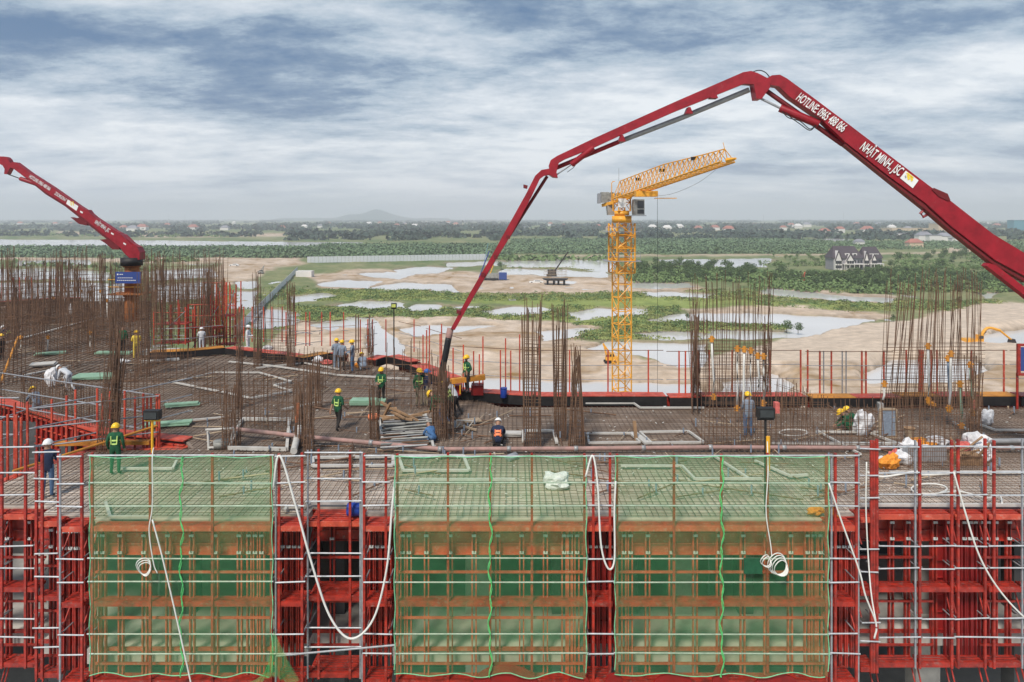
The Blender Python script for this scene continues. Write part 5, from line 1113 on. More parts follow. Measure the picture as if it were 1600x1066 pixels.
bprism('arm', [(430,385),(437,365),(460,350),(600,283),(900,148),(1160,35),(1190,30),(1215,38),(1262,62),(1250,85),(1220,82),(1165,78),(905,182),(700,272),(600,318),(490,362),(468,375),(460,398),(455,415),(435,418)], T5, YR, .34, 'boom_red', BR)
bprism('knuckle', [(432,396),(462,392),(458,412),(463,432),(445,430),(428,418)], T5, YR, .5, 'boom_red', BR)
bprism('arm', [(440,396),(402,402),(378,424),(345,490),(270,625),(215,725),(130,870),(60,1000),(75,1006),(146,880),(232,735),(292,640),(366,500),(396,436),(412,424),(436,420)], T5, YR, .26, 'boom_red', BR)
bprism('knuckle', [(1198,80),(1262,62),(1258,95),(1228,136),(1208,136)], T5, YR, .5, 'boom_red', BR)
a1 = bprism('arm', [(92,76),(120,55),(155,52),(185,68),(300,152),(450,265),(820,548),(880,572),(895,600),(1080,745),(1234,838),(1500,1010),(1700,1150),(1640,1260),(1450,1110),(1234,936),(1090,858),(900,712),(812,632),(790,612),(620,487),(440,345),(330,240),(200,150),(150,102),(112,96)], T6, YR, .42, 'boom_red', BR)
bprism('stiffener', [(812,552),(822,545),(880,570),(892,598),(880,600),(840,580)], T6, YR, .5, 'boom_dark', BR)
bprism('lower_arm', [(1058,884),(1070,872),(1100,882),(1240,990),(1500,1190),(1480,1230),(1225,1015)], T6, lambda px: YR(px) - .1, .3, 'boom_red', BR)
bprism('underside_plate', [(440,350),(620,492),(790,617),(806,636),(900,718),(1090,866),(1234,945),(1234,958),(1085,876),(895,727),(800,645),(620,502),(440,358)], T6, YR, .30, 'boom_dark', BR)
# links, cylinders, delivery pipe
def br(name, a, b, rr_, m_): return rod(name, a, b, rr_, m_, BR)
br('hydraulic_cylinder', p6(160, 195, -.1), p6(330, 266, -.1), .15, 'boom_red'); br('piston_rod', p6(74, 153, -.1), p6(160, 195, -.1), .045, 'galvanised'); br('link_bar', p6(104, 112, .1), p6(445, 352, .1), .09, 'boom_dark'); br('delivery_pipe', p6(330, 262, .2), p6(445, 350, .2), .07, 'boom_red')
br('delivery_pipe', p5(455, 394, .2), p5(700, 292, .2), .09, 'boom_red'); br('delivery_pipe', p5(700, 292, .2), p5(940, 200, .2), .10, 'grey_pipe'); br('delivery_pipe', p5(940, 200, .2), p5(1196, 94, .2), .10, 'grey_pipe')
br('hydraulic_cylinder', p5(515, 382, -.1), p5(598, 318, -.1), .12, 'boom_red'); br('piston_rod', p5(452, 425, -.1), p5(515, 382, -.1), .03, 'galvanised')
br('delivery_pipe', p5(425, 424, .2), p5(278, 655, .2), .07, 'boom_dark'); br('delivery_pipe', p5(278, 655, .2), p5(66, 1008, .2), .055, 'pink_pipe')
for x, y in ((705, 285), (958, 180), (1052, 122)): q0 = p5(x, y - 12, .1); bprism('pipe_bracket', [(x - 14, y + 10), (x - 4, y - 14), (x + 4, y - 14), (x + 14, y + 10)], T5, YR, .36, 'boom_red', BR)
for x, y in ((340, 465), (88, 938), (180, 796), (228, 730), (275, 655)): bprism('pipe_bracket', [(x - 6, y - 8), (x + 10, y - 4), (x + 8, y + 8), (x - 6, y + 5)], T5, YR, .34, 'boom_dark', BR)
for x, y in ((795, 625),): 
    mb = MB(); c0_ = p6(x, y); mb.tube([c0_, c0_ + Vector((0, 0, -.12)), c0_ + Vector((-.12, 0, -.24)), c0_ + Vector((-.02, 0, -.36)), c0_ + Vector((.12, 0, -.28))], .05, 6); mb.build('hook', 'boom_red', BR)
mb = MB(); mb.tube(curve_pts([p5(1195, 33), p5(1225, 24), p5(1250, 32), p5(1266, 50)], 6), .02, 5); mb.build('hydraulic_hose', 'rubber', BR)
mb = MB()
for o_ in (0, 12): mb.tube(curve_pts([p6(165 + o_, 212, -.2), p6(190 + o_, 240, -.25), p6(240, 255 + o_, -.25), p6(285, 288 + o_ / 2, -.2), p6(312, 272, -.2)], 6), .018, 5)
mb.build('hydraulic_hose', 'rubber', BR)
mb = MB(); mb.tube(curve_pts([p5(500, 410), p5(530, 385), p5(540, 350), p5(556, 345)], 6), .012, 5); mb.build('hydraulic_hose', 'rubber', BR)
e0 = P(704, 513, 30); e1 = P(701, 528, 29.95); br('hose_coupling', e0, e1, .16, 'pink_pipe')
mb = MB(); mb.tube(curve_pts([e1, P(696, 555, 29.9), P(690, 585, 29.9), P(688, 612, 29.9)], 6), .135, 10); mb.build('end_hose', 'rubber', BR, smooth=True)
# slewing head and tower of that boom, outside the frame to the right
q0 = p6(1690, 1200); x_, y_ = q0.x, q0.y; rod('slewing_head', (x_, y_, q0.z - 1.2), (x_, y_, q0.z + .2), .7, 'boom_red', BR, 'cyl'); rod('tower', (x_, y_, .0), (x_, y_, q0.z - 1.2), .5, 'rust_orange', BR, 'cyl')
def lettering(txt, a, b, off, hgt_, m_, parent, name='lettering', spx=1.0):
    """text fitted between two points on the face of an arm"""
    cu = bpy.data.curves.new('t', 'FONT'); cu.body = txt; cu.extrude = .004; cu.offset = .012; ob = bpy.data.objects.new('t', cu); COL.objects.link(ob)
    dg_ = bpy.context.evaluated_depsgraph_get(); me = bpy.data.meshes.new_from_object(ob.evaluated_get(dg_)); bpy.data.objects.remove(ob); bpy.data.curves.remove(cu)
    xs = [v.co.x for v in me.vertices]; ys = [v.co.y for v in me.vertices]; me.materials.clear(); me.materials.append(MATS[m_])
    d = b - a; ux = d.normalized(); nn_ = Vector((ux.y, -ux.x, 0)).normalized(); uy = nn_.cross(ux)
    sx_ = d.length / (max(xs) - min(xs)); sy_ = hgt_ / .73
    Mx = Matrix((ux, uy, nn_)).transposed().to_4x4(); Mx.translation = a + nn_ * off - uy * 0
    me.transform(Matrix.Translation((-min(xs), 0, 0))); me.transform(Matrix.Diagonal((sx_, sy_, 1, 1)))
    return put(bpy.data.objects.new(name, me), Mx, parent)
tl_ = lambda x, y: p6(x, y)
lettering('HOTLINE: 0965 488 066', tl_(231, 160), tl_(433, 303), .24, .32, 'white_paint', BR)
lettering('NHẬT MINH., JSC', tl_(508, 374), tl_(678, 493), .24, .33, 'white_paint', BR)
def plate(name, quad, Yo, m_, parent, tr_=T6, YY=YR):
    f = [P(*tr_(*q), YY(tr_(*q)[0])) + Vector((0, -Yo, 0)) for q in quad]; mb = MB(); mb.prism(f, [p + Vector((0, .01, 0)) for p in f]); return mb.build(name, m_, parent)
pl_ = plate('emblem_plate', [(700, 470), (755, 512), (730, 546), (675, 502)], .235, 'white_paint', BR)
for dx in (0, 14): plate('emblem_mark', [(703 + dx, 490 + dx * .4), (712 + dx, 486 + dx * .4), (717 + dx, 506 + dx * .4), (708 + dx, 512 + dx * .4)], .25, 'paint_yellow', BR)
plate('emblem_mark', [(700, 482), (708, 478), (734, 500), (728, 503)], .25, 'paint_yellow', BR)
plate('emblem_mark', [(694, 494), (698, 490), (702, 500), (697, 503)], .25, 'grey_pipe', BR)
# left placing boom
YL = lambda px: 58.0
T1 = lambda x, y: (x / 6.6625, 230 + y / 6.6625); TB = lambda x, y: (x / 3.8075, 220 + y / 3.8075)
BL = thing('placing_boom', P(205, 520, 58), 'red placing boom on an orange brown mast above the left wing', 'placing boom')
bprism('arm', [(-500, 130), (-60, 100), (60, 100), (85, 106), (105, 125), (128, 165), (122, 200), (125, 222), (90, 285), (65, 282), (70, 230), (50, 195), (0, 165), (-500, 210)], T1, YL, .5, 'boom_red', BL)
bprism('arm', [(110, 190), (135, 165), (160, 158), (185, 160), (215, 182), (330, 268), (560, 415), (725, 530), (840, 612), (900, 650), (935, 655), (962, 692), (1010, 732), (1220, 872), (1262, 892), (1400, 1002), (1462, 1040), (1400, 1110), (1280, 1060), (1160, 955), (870, 725), (700, 595), (500, 475), (400, 395), (250, 292), (165, 228), (130, 215)], T1, YL, .55, 'boom_red', BL)
bprism('arm_root', [(700, 545), (740, 560), (800, 618), (830, 630), (848, 662), (846, 706), (797, 704), (760, 672), (735, 640)], TB, YL, .9, 'boom_red', BL)
bprism('fold_bracket', [(430, 455), (455, 462), (480, 458), (532, 492), (525, 505), (480, 495)], TB, YL, .5, 'boom_dark', BL)
bprism('fold_bracket', [(605, 588), (660, 583), (720, 630), (722, 647), (680, 645), (640, 610)], TB, YL, .6, 'boom_dark', BL)
rod('hydraulic_cylinder', P(*T1(210, 328), 57.9), P(*T1(395, 390), 57.9), .17, 'boom_red', BL); rod('piston_rod', P(*T1(88, 284), 57.9), P(*T1(210, 328), 57.9), .04, 'rubber', BL)
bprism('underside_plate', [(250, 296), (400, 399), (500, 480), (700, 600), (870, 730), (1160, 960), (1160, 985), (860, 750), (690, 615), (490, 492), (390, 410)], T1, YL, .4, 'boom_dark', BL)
t1 = lambda x, y: P(*T1(x, y), 58.0)
lettering('HOTLINE: 0965 488 066', t1(324, 318), t1(538, 455), .29, .30, 'white_paint', BL); lettering('ZOOMLION-F', t1(588, 492), t1(702, 568), .29, .28, 'white_paint', BL); lettering('NHẬT MINH., JSC', t1(1004, 790), t1(1150, 888), .29, .33, 'white_paint', BL)
plate('emblem_plate', [(728, 545), (838, 615), (818, 665), (712, 590)], .29, 'white_paint', BL, T1, YL)
for dx in (0, 22): plate('emblem_mark', [(756 + dx, 565), (766 + dx, 568), (770 + dx, 610), (762 + dx, 608)], .305, 'paint_yellow', BL, T1, YL)
for q in ((860, 662), (1180, 886), (1320, 990)): plate('marking', [q, (q[0] + 26, q[1] + 16), (q[0] + 20, q[1] + 30), (q[0] - 6, q[1] + 14)], .47 if q[0] > 1200 else .29, 'white_paint', BL, T1, YL)
mx0 = (206 - 800) / F * 58
for zz0, zz1 in ((-.2, 2.2), (2.2, 4.6)):
    rod('mast_section', (mx0, 58, zz0), (mx0, 58, zz1), .55, 'rust_orange', BL, 'cyl'); rod('flange', (mx0, 58, zz1 - .12), (mx0, 58, zz1 + .05), .68, 'rust_orange', BL, 'cyl')
rod('slewing_head', (mx0, 58, 4.6), (mx0, 58, 5.25), .85, 'black_form', BL, 'cyl')
for dx, m_ in ((-1.35, 'green_panel'), (1.15, 'crane_yellow')):
    rod('work_platform_post', (mx0 + dx, 57.3, 2.3), (mx0 + dx, 57.3, 3.9), .05, m_, BL)
blk('work_platform', (mx0 - 1.5, 57.1, 2.25), (mx0 + 1.4, 58.9, 2.35), 'rust_orange', BL)
for z in (2.9, 3.5): rod('guard_rail', (mx0 - 1.5, 57.2, z), (mx0 + 1.4, 57.2, z), .04, 'crane_yellow', BL)
sp_ = P(180, 443, 56.9); r = thing('blue_banner', sp_, 'blue banner with small white print hung on the placing boom mast', 'banner'); s = 56.9 / F
blk('cloth', sp_, sp_ + Vector((40 * s, .03, 18 * s)), 'sign_blue', r)
for (a, b, zz_, hh_) in ((3, 6, 13, 2.2), (7, 13, 13.5, 1.2), (4, 30, 8.2, .9), (3, 35, 4.2, 1.1)): 
    n_ = max(1, int((b - a) / 3))
    for i in range(n_): blk('lettering', sp_ + Vector(((a + i * 3) * s, -.02, zz_ * s)), sp_ + Vector(((a + i * 3 + 2.2) * s, -.005, (zz_ + hh_) * s)), 'white_paint', r)
# ---------------------------------------------------------------- things lying on the slab
def pipe_run(pts, rr_, m_, name, label, cat, joints=None):
    r = thing(name, pts[0], label, cat)
    for a, b in zip(pts[:-1], pts[1:]):
        L_ = (b - a).length; n_ = max(1, round(L_ / 3.0))
        for i in range(n_):
            rod('pipe_length', a.lerp(b, i / n_), a.lerp(b, (i + 1) / n_), rr_, m_, r, 'cyl')
            j = a.lerp(b, (i + 1) / n_); dd = (b - a).normalized() * .07; rod('coupling', j - dd, j + dd, rr_ * 1.28, 'grey_pipe', r, 'cyl')
    return r
pipe_run([D(362, 670, .35), D(480, 683, .3), D(580, 692, .25), D(688, 702, .2)], .08, 'pink_pipe', 'concrete_pipe', 'pink grey concrete pipe slanting across the slab, left run', 'pipe')
pipe_run([D(690, 702, .2), D(900, 701, .2), D(1110, 699, .2), D(1340, 700, .2), D(1700, 700, .2)], .075, 'pink_pipe', 'concrete_pipe', 'pink grey concrete pipe lying straight across the slab to the right', 'pipe')
pipe_run([D(1530, 690, .25), D(1700, 688, .25)], .10, 'grey_pipe', 'concrete_pipe', 'grey pipe lying at the right edge behind the pink one', 'pipe')
r = rod('pipe_end', D(459, 705, .25), D(468, 668, .3), .12, 'white_frame', None, 'cyl'); tag(r, 'short pale pipe end pointing at the camera below the rebar column', 'pipe')
r = rod('pipe_stub', D(793, 717, .1), D(806, 712, .12), .13, 'galvanised', None, 'cyl'); tag(r, 'short grey pipe stub lying behind the middle green net', 'pipe')
def strip(pts, label, wd=.075, ht=.07, m_='white_frame', closed=False, name='box_out_frame'):
    q = [D(*p, .12) for p in pts]; r = thing(name, q[0], label, 'timber frame')
    if closed: q.append(q[0])
    for a, b in zip(q[:-1], q[1:]): beam('side', a, b, wd, ht, m_, r)
strip([(270, 597), (335, 582), (405, 582), (455, 596), (428, 602), (455, 611), (392, 622), (345, 612)], 'large white edged recess outline left of the centre of the slab', closed=True)
strip([(400, 575), (475, 567), (530, 577)], 'white strip running behind the white edged recess outline'); strip([(440, 640), (500, 628)], 'short white strip left of the walking worker')
strip([(358, 565), (420, 571), (530, 586), (640, 592)], 'long thin white strip in front of the grey workers', wd=.1)
strip([(358, 700), (378, 655), (452, 655), (448, 702)], 'white frame around the pit behind the left run of pipe', closed=True, wd=.11, ht=.12)
strip([(592, 652), (665, 648), (678, 702), (600, 702)], 'white frame around the bundle of bars in the centre', closed=True, wd=.09, ht=.1)
strip([(818, 690), (818, 673), (865, 673), (870, 692)], 'white frame left of the tapering rebar column', wd=.12)
strip([(920, 692), (918, 677), (985, 677), (1000, 691)], 'low white frame in front of the crane, left of the timber stake', closed=True)
strip([(1000, 675), (1076, 674), (1100, 691), (1018, 692)], 'low white frame in front of the crane, right of the timber stake', closed=True)
strip([(990, 676), (1012, 693)], 'grey white doubled strip by the timber stake', wd=.25); strip([(915, 630), (990, 630), (1000, 637), (1100, 637)], 'white strip along the far black kerb')
strip([(1205, 629), (1242, 629)], 'short white strip at the far kerb above the floodlight'); strip([(1308, 628), (1368, 628), (1378, 637)], 'white frame at the far kerb behind the two crouching workers', wd=.2, ht=.3)
strip([(1280, 675), (1345, 710)], 'white strip lying diagonally right of the floodlight'); strip([(1275, 675), (1400, 675)], 'white strip lying across behind the white bag'); strip([(1355, 675), (1400, 692)], 'white board lying at the foot of the framed panel')
strip([(1490, 660), (1545, 688)], 'white strip diagonal near the big right cage'); strip([(1530, 663), (1556, 672), (1640, 672)], 'white strip bending to the right edge')
strip([(1204, 693), (1640, 693)], 'long pale pipe like strip across the right of the slab', wd=.15)
strip([(630, 735), (622, 712), (724, 712), (733, 735)], 'white frame just behind the middle green net', closed=True, wd=.1)
strip([(488, 715), (615, 713), (614, 727), (489, 728)], 'white frame on the recessed strip of slab', closed=True, wd=.12)
strip([(970, 728), (1066, 728), (1085, 748), (1190, 748)], 'white strip behind the right green net'); strip([(1115, 712), (1170, 748)], 'diagonal white strip behind the right green net'); strip([(1180, 720), (1235, 744), (1262, 742)], 'white strip at the right behind the right green net')
strip([(165, 785), (172, 808), (235, 808)], 'white strip behind the lower left of the left green net'); strip([(185, 732), (270, 732), (276, 720)], 'white strip behind the top of the left green net'); strip([(655, 750), (805, 749)], 'cream board lying behind the middle green net', wd=.08)
strip([(445, 798), (448, 792), (470, 792)], 'small white strip on the slab strip beside the left net', wd=.08)
strip([(480, 790), (484, 786), (566, 786)], 'white pipe edge at the back of the recessed red platform', wd=.09)
strip([(1345, 789), (1700, 789)], 'white pipe edge along the front of the slab on the right', wd=.10)
strip([(1390, 738), (1545, 738), (1700, 737)], 'dark white step strip across the right front slab', wd=.12)
strip([(20, 590), (110, 572)], 'pale pole lying across the left wing', wd=.12); strip([(-60, 555), (150, 497)], 'long pale pole lying up the left wing', wd=.22)
strip([(220, 566), (280, 561)], 'white board at the foot of the red stair frame', wd=.3, ht=.12); strip([(262, 660), (350, 652)], 'pale pole beside the wheelbarrow corner', wd=.1)
# hose loops on the right slab
mb = MB(); mb.tube(curve_pts([D(1452 + 28 * math.cos(t) , 764 + 8 * math.sin(t), .14) for t in np.linspace(0, 7.2, 12)] + [D(1500, 768, .14), D(1540, 778, .14), D(1562, 775, .14), D(1566, 788, .14)], 5), .025, 5)
o = mb.build('hose_loops', 'white_hose', smooth=True); loc_mesh(o, D(1452, 764)); tag(o, 'white hose lying in loose loops on the right front slab', 'hose')
mb = MB(); mb.tube(curve_pts([D(1240 + 22 * math.cos(t), 676 + 5 * math.sin(t), .15) for t in np.linspace(0, 12, 18)], 4), .03, 5); o = mb.build('hose_loops', 'white_frame', smooth=True); loc_mesh(o, D(1240, 676)); tag(o, 'pale hose coil lying behind the row of bars right of the floodlight', 'hose')
mb = MB(); mb.tube(curve_pts([D(1355, 738, .3), D(1380, 745, .25), D(1432, 737, .5), D(1440, 742, .3), D(1490, 740, .3)], 6), .035, 5); o = mb.build('white_hose', 'white_hose', smooth=True); loc_mesh(o, D(1355, 740)); tag(o, 'white hose lying below the sacks on the right', 'hose')
# bundle of bars and timbers
r = thing('bar_bundle', D(596, 700), 'stack of long grey brown bars inside the white frame in the centre', 'bar stack')
for i in range(26):
    yy_ = 656 + i * 1.65; a = D(596 + random.uniform(-2, 6), yy_ + random.uniform(0, 3), .12 + .1 * (i % 3)); b = D(672 + random.uniform(-6, 4), yy_ - 5 + random.uniform(0, 3), .12 + .1 * ((i + 1) % 3)); rod('bar', a, b, random.choice([.025, .03, .04]), random.choice(['rust', 'grey_pipe', 'machine_grey']), r)
r = thing('timber_pile', D(620, 655), 'untidy pile of brown timbers leaning above the bar stack', 'timber pile')
for a, b in (((595, 628, .6), (640, 655, .3)), ((600, 632, .8), (655, 658, .25)), ((606, 640, .5), (632, 654, .5)), ((597, 655, .3), (660, 648, .35)), ((618, 637, .6), (618, 655, .3)), ((592, 650, .3), (645, 656, .4)), ((610, 630, .9), (600, 650, .3)), ((640, 650, .3), (676, 642, .4))): beam('timber', D(*a), D(*b), .10, .07, 'timber', r)
strip([(700, 660), (745, 672)], 'pale board under the hose workers', m_='ply')
def stack(px, py, w_, d_, n_, m_, label, rot=0.0, name='panel_stack'):
    g = D(px, py); r = thing(name, g, label, 'panels')
    for i in range(n_):
        M = Matrix.Translation(g + Vector((random.uniform(-.05, .05), random.uniform(-.05, .05), .12 + i * .07))) @ Matrix.Rotation(rot + random.uniform(-.05, .05), 4, 'Z') @ Matrix.Diagonal((w_, d_, .05, 1)); piece('panel', 'box', m_, M, r)
stack(577, 634, 1.6, .6, 3, 'green_panel', 'small stack of light green panels left of the timber pile')
stack(150, 592, 2.2, 1.1, 2, 'green_panel', 'light green panels lying in the left wing behind the rails', .1); stack(178, 555, 2.2, .5, 2, 'green_panel', 'thin light green panel strip in the left wing', 0)
stack(78, 556, 1.6, .5, 2, 'green_panel', 'green panel leaning in the far left of the wing', .5); stack(285, 637, 1.4, .35, 2, 'green_panel', 'light green board near the upturned barrow', .3); stack(262, 668, 1.8, .4, 2, 'green_panel', 'light green board at the corner of the void', .25)
stack(736, 662, .7, .5, 1, 'ply', 'pale plywood offcut behind the crouching worker in the striped vest', .3); stack(250, 556, 2.0, 1.2, 4, 'concrete_pale', 'stack of pale boards at the foot of the red stair frame', .05, 'board_stack')
stack(795, 684, .9, .4, 2, 'white_frame', 'white boards right of the crouching worker in the striped vest'); stack(68, 573, 1.2, .8, 2, 'white_frame', 'white boards by the white sacks on the left', .4)
# misc props
beam_ = beam('timber_stake', D(994, 690, 0), P(991, 658, D(994, 690).y), .12, .12, 'timber'); tag(beam_, 'brown timber stake standing between two white frames', 'stake')
def sack(px, py, w_, h_, m_, label, Yo=0, cat='sack', lift=0, squash=.7):
    g = D(px, py); g.y += Yo; g.z += lift; s = g.y / F * 1.3; bm = bmesh.new(); bmesh.ops.create_icosphere(bm, subdivisions=3, radius=1)
    sd = random.randint(0, 999)
    for v in bm.verts:
        k = 1 + .7 * float(fbm(np.array([v.co.x * 1.9 + sd]), np.array([v.co.z * 1.9 + v.co.y * 1.6 + sd]), 5, 4)[0] * 2); z = v.co.z
        v.co = Vector((v.co.x * w_ * s / 2 * k, v.co.y * w_ * s / 2 * squash * k, (z * k + 1) * h_ * s / 2)); v.co.z = max(v.co.z, 0)
    me = bpy.data.meshes.new('sack'); bm.to_mesh(me); bm.free(); me.materials.append(MATS[m_]); 
    o = put(bpy.data.objects.new('sack', me), Matrix.Translation(g)); return tag(o, label, cat)
sack(1390, 734, 26, 20, 'orange_sack', 'orange sack lowest at the left of the sack pile'); sack(1378, 728, 16, 10, 'white_sack', 'small white sack at the far left of the sack pile'); sack(1408, 726, 22, 16, 'white_sack', 'pinkish white sack right of the orange one'); sack(1420, 712, 22, 18, 'white_sack', 'white sack under the upper orange sheet'); sack(1432, 702, 34, 12, 'orange_sack', 'upper orange sheet on the pile of sacks')
sack(1443, 716, 26, 14, 'white_sack', 'grey white sheet in the middle of the sack pile'); sack(1400, 716, 18, 10, 'red_sack', 'small red sack between the orange and white ones'); sack(1536, 722, 20, 14, 'white_sack', 'white sack spilling right of the big white blue one'); sack(1465, 700, 26, 14, 'white_sack', 'cream sack at the back right of the sack pile'); sack(1527, 712, 34, 26, 'white_sack', 'big white blue sack on the rubbish crate'); sack(1508, 712, 24, 16, 'red_sack', 'red sack left of the big white blue one')
sack(1348, 682, 22, 32, 'white_sack', 'white bag standing beside the two crouching workers'); sack(1543, 666, 14, 20, 'white_sack', 'white bag with a pointed top near the right edge')
sack(80, 606, 14, 24, 'white_sack', 'tall white wrapped bundle behind the left rails'); sack(497, 569, 13, 10, 'white_sack', 'white sack on the slab left of the grey workers'); sack(511, 570, 14, 6, 'red_sack', 'flat red sack next to the white one by the grey workers'); sack(560, 576, 9, 8, 'orange_sack', 'orange sack at the feet of the grey workers')
sack(870, 762, 34, 18, 'white_sack', 'white plastic sheet lying behind the middle green net'); sack(418, 552, 12, 9, 'white_sack', 'white sack beside the mesh wall'); sack(380, 553, 18, 10, 'white_frame', 'white block at the feet of the worker in white'); sack(190, 571, 18, 7, 'white_sack', 'white sack on the green panels of the left wing'); sack(110, 493, 5, 13, 'white_sack', 'white sack in the far left wing')
sack(1455, 640, 10, 7, 'cap_orange', 'orange lump at the far kerb under the big cage', lift=.1)
# crate made of bars under the sacks
r = thing('rebar_crate', D(1450, 735), 'crate welded of thin bars full of rubbish, below the sacks on the right', 'crate'); g0 = D(1420, 735); g1 = D(1548, 735)
for i in range(46):
    x = g0.x + (g1.x - g0.x) * i / 45; rbar((x, g0.y, 0), (x, g0.y, .75), .009, r)
for z in (.1, .28, .46, .64, .75): rbar((g0.x, g0.y, z), (g1.x, g0.y, z), .009, r)
blk('back_panel', (g0.x + .2, g0.y + .7, .0), (g0.x + 1.7, g0.y + .75, .6), 'galvanised', r); blk('back_panel', (g0.x + 1.9, g0.y + .4, .0), (g1.x, g0.y + .9, .35), 'timber', r)
for i in range(7): a = D(random.uniform(1480, 1545), random.uniform(700, 718), .4); rod('debris', a, a + Vector((random.uniform(-.6, .6), random.uniform(-.3, .3), random.uniform(0, .5))), .04, 'timber', r)
# framed panel, bucket, extinguisher, drum
g = D(1388, 684); s = g.y / F; r = thing('framed_panel', g, 'upright blue grey panel in a timber frame standing on the slab', 'panel'); blk('sheet', g + Vector((-11 * s, 0, .02)), g + Vector((11 * s, .03, 44 * s)), 'grey_cloth', r)
for q in ((-14, -11, 0, 45), (11, 14, 0, 45), (-11, 11, 43, 46), (-11, 11, 0, 3)): blk('frame', g + Vector((q[0] * s, -.03, q[2] * s)), g + Vector((q[1] * s, .06, q[3] * s)), 'ply', r)
rod('stay', g + Vector((.2, 0, .8)), g + Vector((.3, .7, 0)), .03, 'ply', r)
g = D(1421, 686); r = thing('bucket', g, 'pale brown bucket right of the framed panel', 'bucket'); mb = MB(); mb.rod(g, g + Vector((0, 0, .42)), .13, 14, .19); mb.build('bucket', 'ply', r); rod('rim', g + Vector((0, 0, .40)), g + Vector((0, 0, .44)), .2, 'timber', r, 'cyl')
g = D(1521, 640); r = thing('fire_extinguisher', g, 'red fire extinguisher near the far kerb on the right', 'extinguisher'); mb = MB(); mb.tube([g + Vector((0, 0, 0)), g + Vector((0, 0, .05)), g + Vector((0, 0, .34)), g + Vector((0, 0, .42)), g + Vector((0, 0, .45))], [.10, .12, .12, .07, .03], 12); mb.build('bottle', 'red_sack', r, smooth=True); rod('valve', g + Vector((0, 0, .44)), g + Vector((.1, 0, .52)), .02, 'rubber', r)
g = P(787, 621, 32.1); r = thing('blue_drum', g, 'blue drum standing on the red edge platform right of the hose', 'drum'); rod('drum', g + Vector((0, 0, .0)), g + Vector((0, 0, .40)), .15, 'blue_plastic', r, 'cyl'); rod('rim', g + Vector((0, 0, .4)), g + Vector((0, 0, .44)), .16, 'blue_plastic', r, 'cyl')
g = P(708, 618, 32.6)
r = thing('platform_stand', g, 'red and yellow trestle under the worker on the far platform', 'trestle')
for i, (a, b) in enumerate(((706, 722), (736, 756))): blk('side_box', P(a, 618, 32.4), P(b, 598, 33.0) , 'red_deep', r); 
beam('beam', P(704, 596, 32.3), P(758, 589, 32.3), .3, .22, 'cap_orange', r)
for px in (709, 718): blk('bracket', P(px, 616, 32.2), P(px + 2, 600, 32.35), 'yellow', r)
# wheelbarrow-like bench frames
g = D(338, 704); r = thing('frame_trestle', g, 'white trestle frame with a grey bucket lid below it by the left column', 'trestle'); s = g.y / F
for a, b in (((-12, 0), (-17, 32)), ((20, 0), (24, 32)), ((-17, 32), (24, 32)), ((-12, 4), (20, 4))): rod('leg', g + Vector((a[0] * s, 0, a[1] * s)), g + Vector((b[0] * s, .2, b[1] * s)), .045, 'white_frame', r)
rod('lid', g + Vector((.1, .2, .05)), g + Vector((.1, .2, .3)), .28, 'machine_grey', r, 'cyl')
g = D(720, 672); r = thing('hose_trestle', g, 'pale bent wire trestle beside the hose workers', 'trestle')
for a, b in (((-8, 0), (-6, 14)), ((8, 0), (18, 12)), ((-6, 14), (18, 12)), ((-6, 3), (0, 10))): rod('leg', g + Vector((a[0] * .028, 0, a[1] * .028)), g + Vector((b[0] * .028, .1, b[1] * .028)), .022, 'white_frame', r)
# floodlights
def flood(px, ytop, ybase, Y, m_, label, wpx, hpx, glass='lamp_glass', poleto=None):
    a = P(px, ytop, Y); b = P(px, ybase, Y); r = thing('floodlight', b, label, 'floodlight'); s = Y / F
    rod('pole', b, a, .035, m_, r); blk('housing', a + Vector((-wpx / 2 * s, -.1, 0)), a + Vector((wpx / 2 * s, .12, hpx * s)), 'black_form', r)
    blk('lens', a + Vector((-wpx * .4 * s, -.13, .15 * hpx * s)), a + Vector((wpx * .4 * s, -.101, .85 * hpx * s)), glass, r); rod('cross_arm', a + Vector((-wpx * .5 * s, 0, -.04)), a + Vector((wpx * .5 * s, 0, -.04)), .03, m_, r)
    return r
flood(615.5, 481, 560, 39, 'rubber', 'small floodlight with a greenish lens on a tall black pole above the ponds', 8, 7)
fr_ = flood(238, 655, 714, 20.3, 'yellow', 'black floodlight on a yellow pole above the left green net', 24, 14, 'dark_glass'); fr_ = flood(1196, 653, 800, 20.0, 'black_form', 'black floodlight box on a pole above the right green net', 26, 16, 'dark_glass')
q = P(1214, 640, 20.0); blk('red_box', q + Vector((-.06, -.05, -.1)), q + Vector((.06, .12, .2)), 'red_sack', fr_); q = P(1200, 710, 19.9); rod('yellow_section', P(1200, 682, 19.95), P(1200, 735, 19.95), .06, 'yellow', fr_)
o_ = rod('orange_pole', D(0, 600, .0), P(28, 527, 40), .06, 'cap_orange'); tag(o_, 'orange pole leaning at the left picture edge', 'pole')
o_ = rod('orange_tag', P(463, 660, 27.5), P(466, 630, 27.5), .06, 'hivis_orange'); tag(o_, 'orange ribbon tied to the rebar column at the pipe joint', 'ribbon')
o_ = rod('orange_collar', P(584, 655, 27.6), P(584, 648, 27.6), .22, 'hivis_orange', None, 'cyl'); tag(o_, 'orange band around the short rebar column by the bar stack', 'band')
for i, (px, py) in enumerate(((1299, 808), (1275, 806))): sack(px, py, 18, 12, 'orange_sack', ['bundle of orange strips tied at the left net corner of the right tower', 'orange strips caught on the top rail of the right green net'][i], cat='strips')
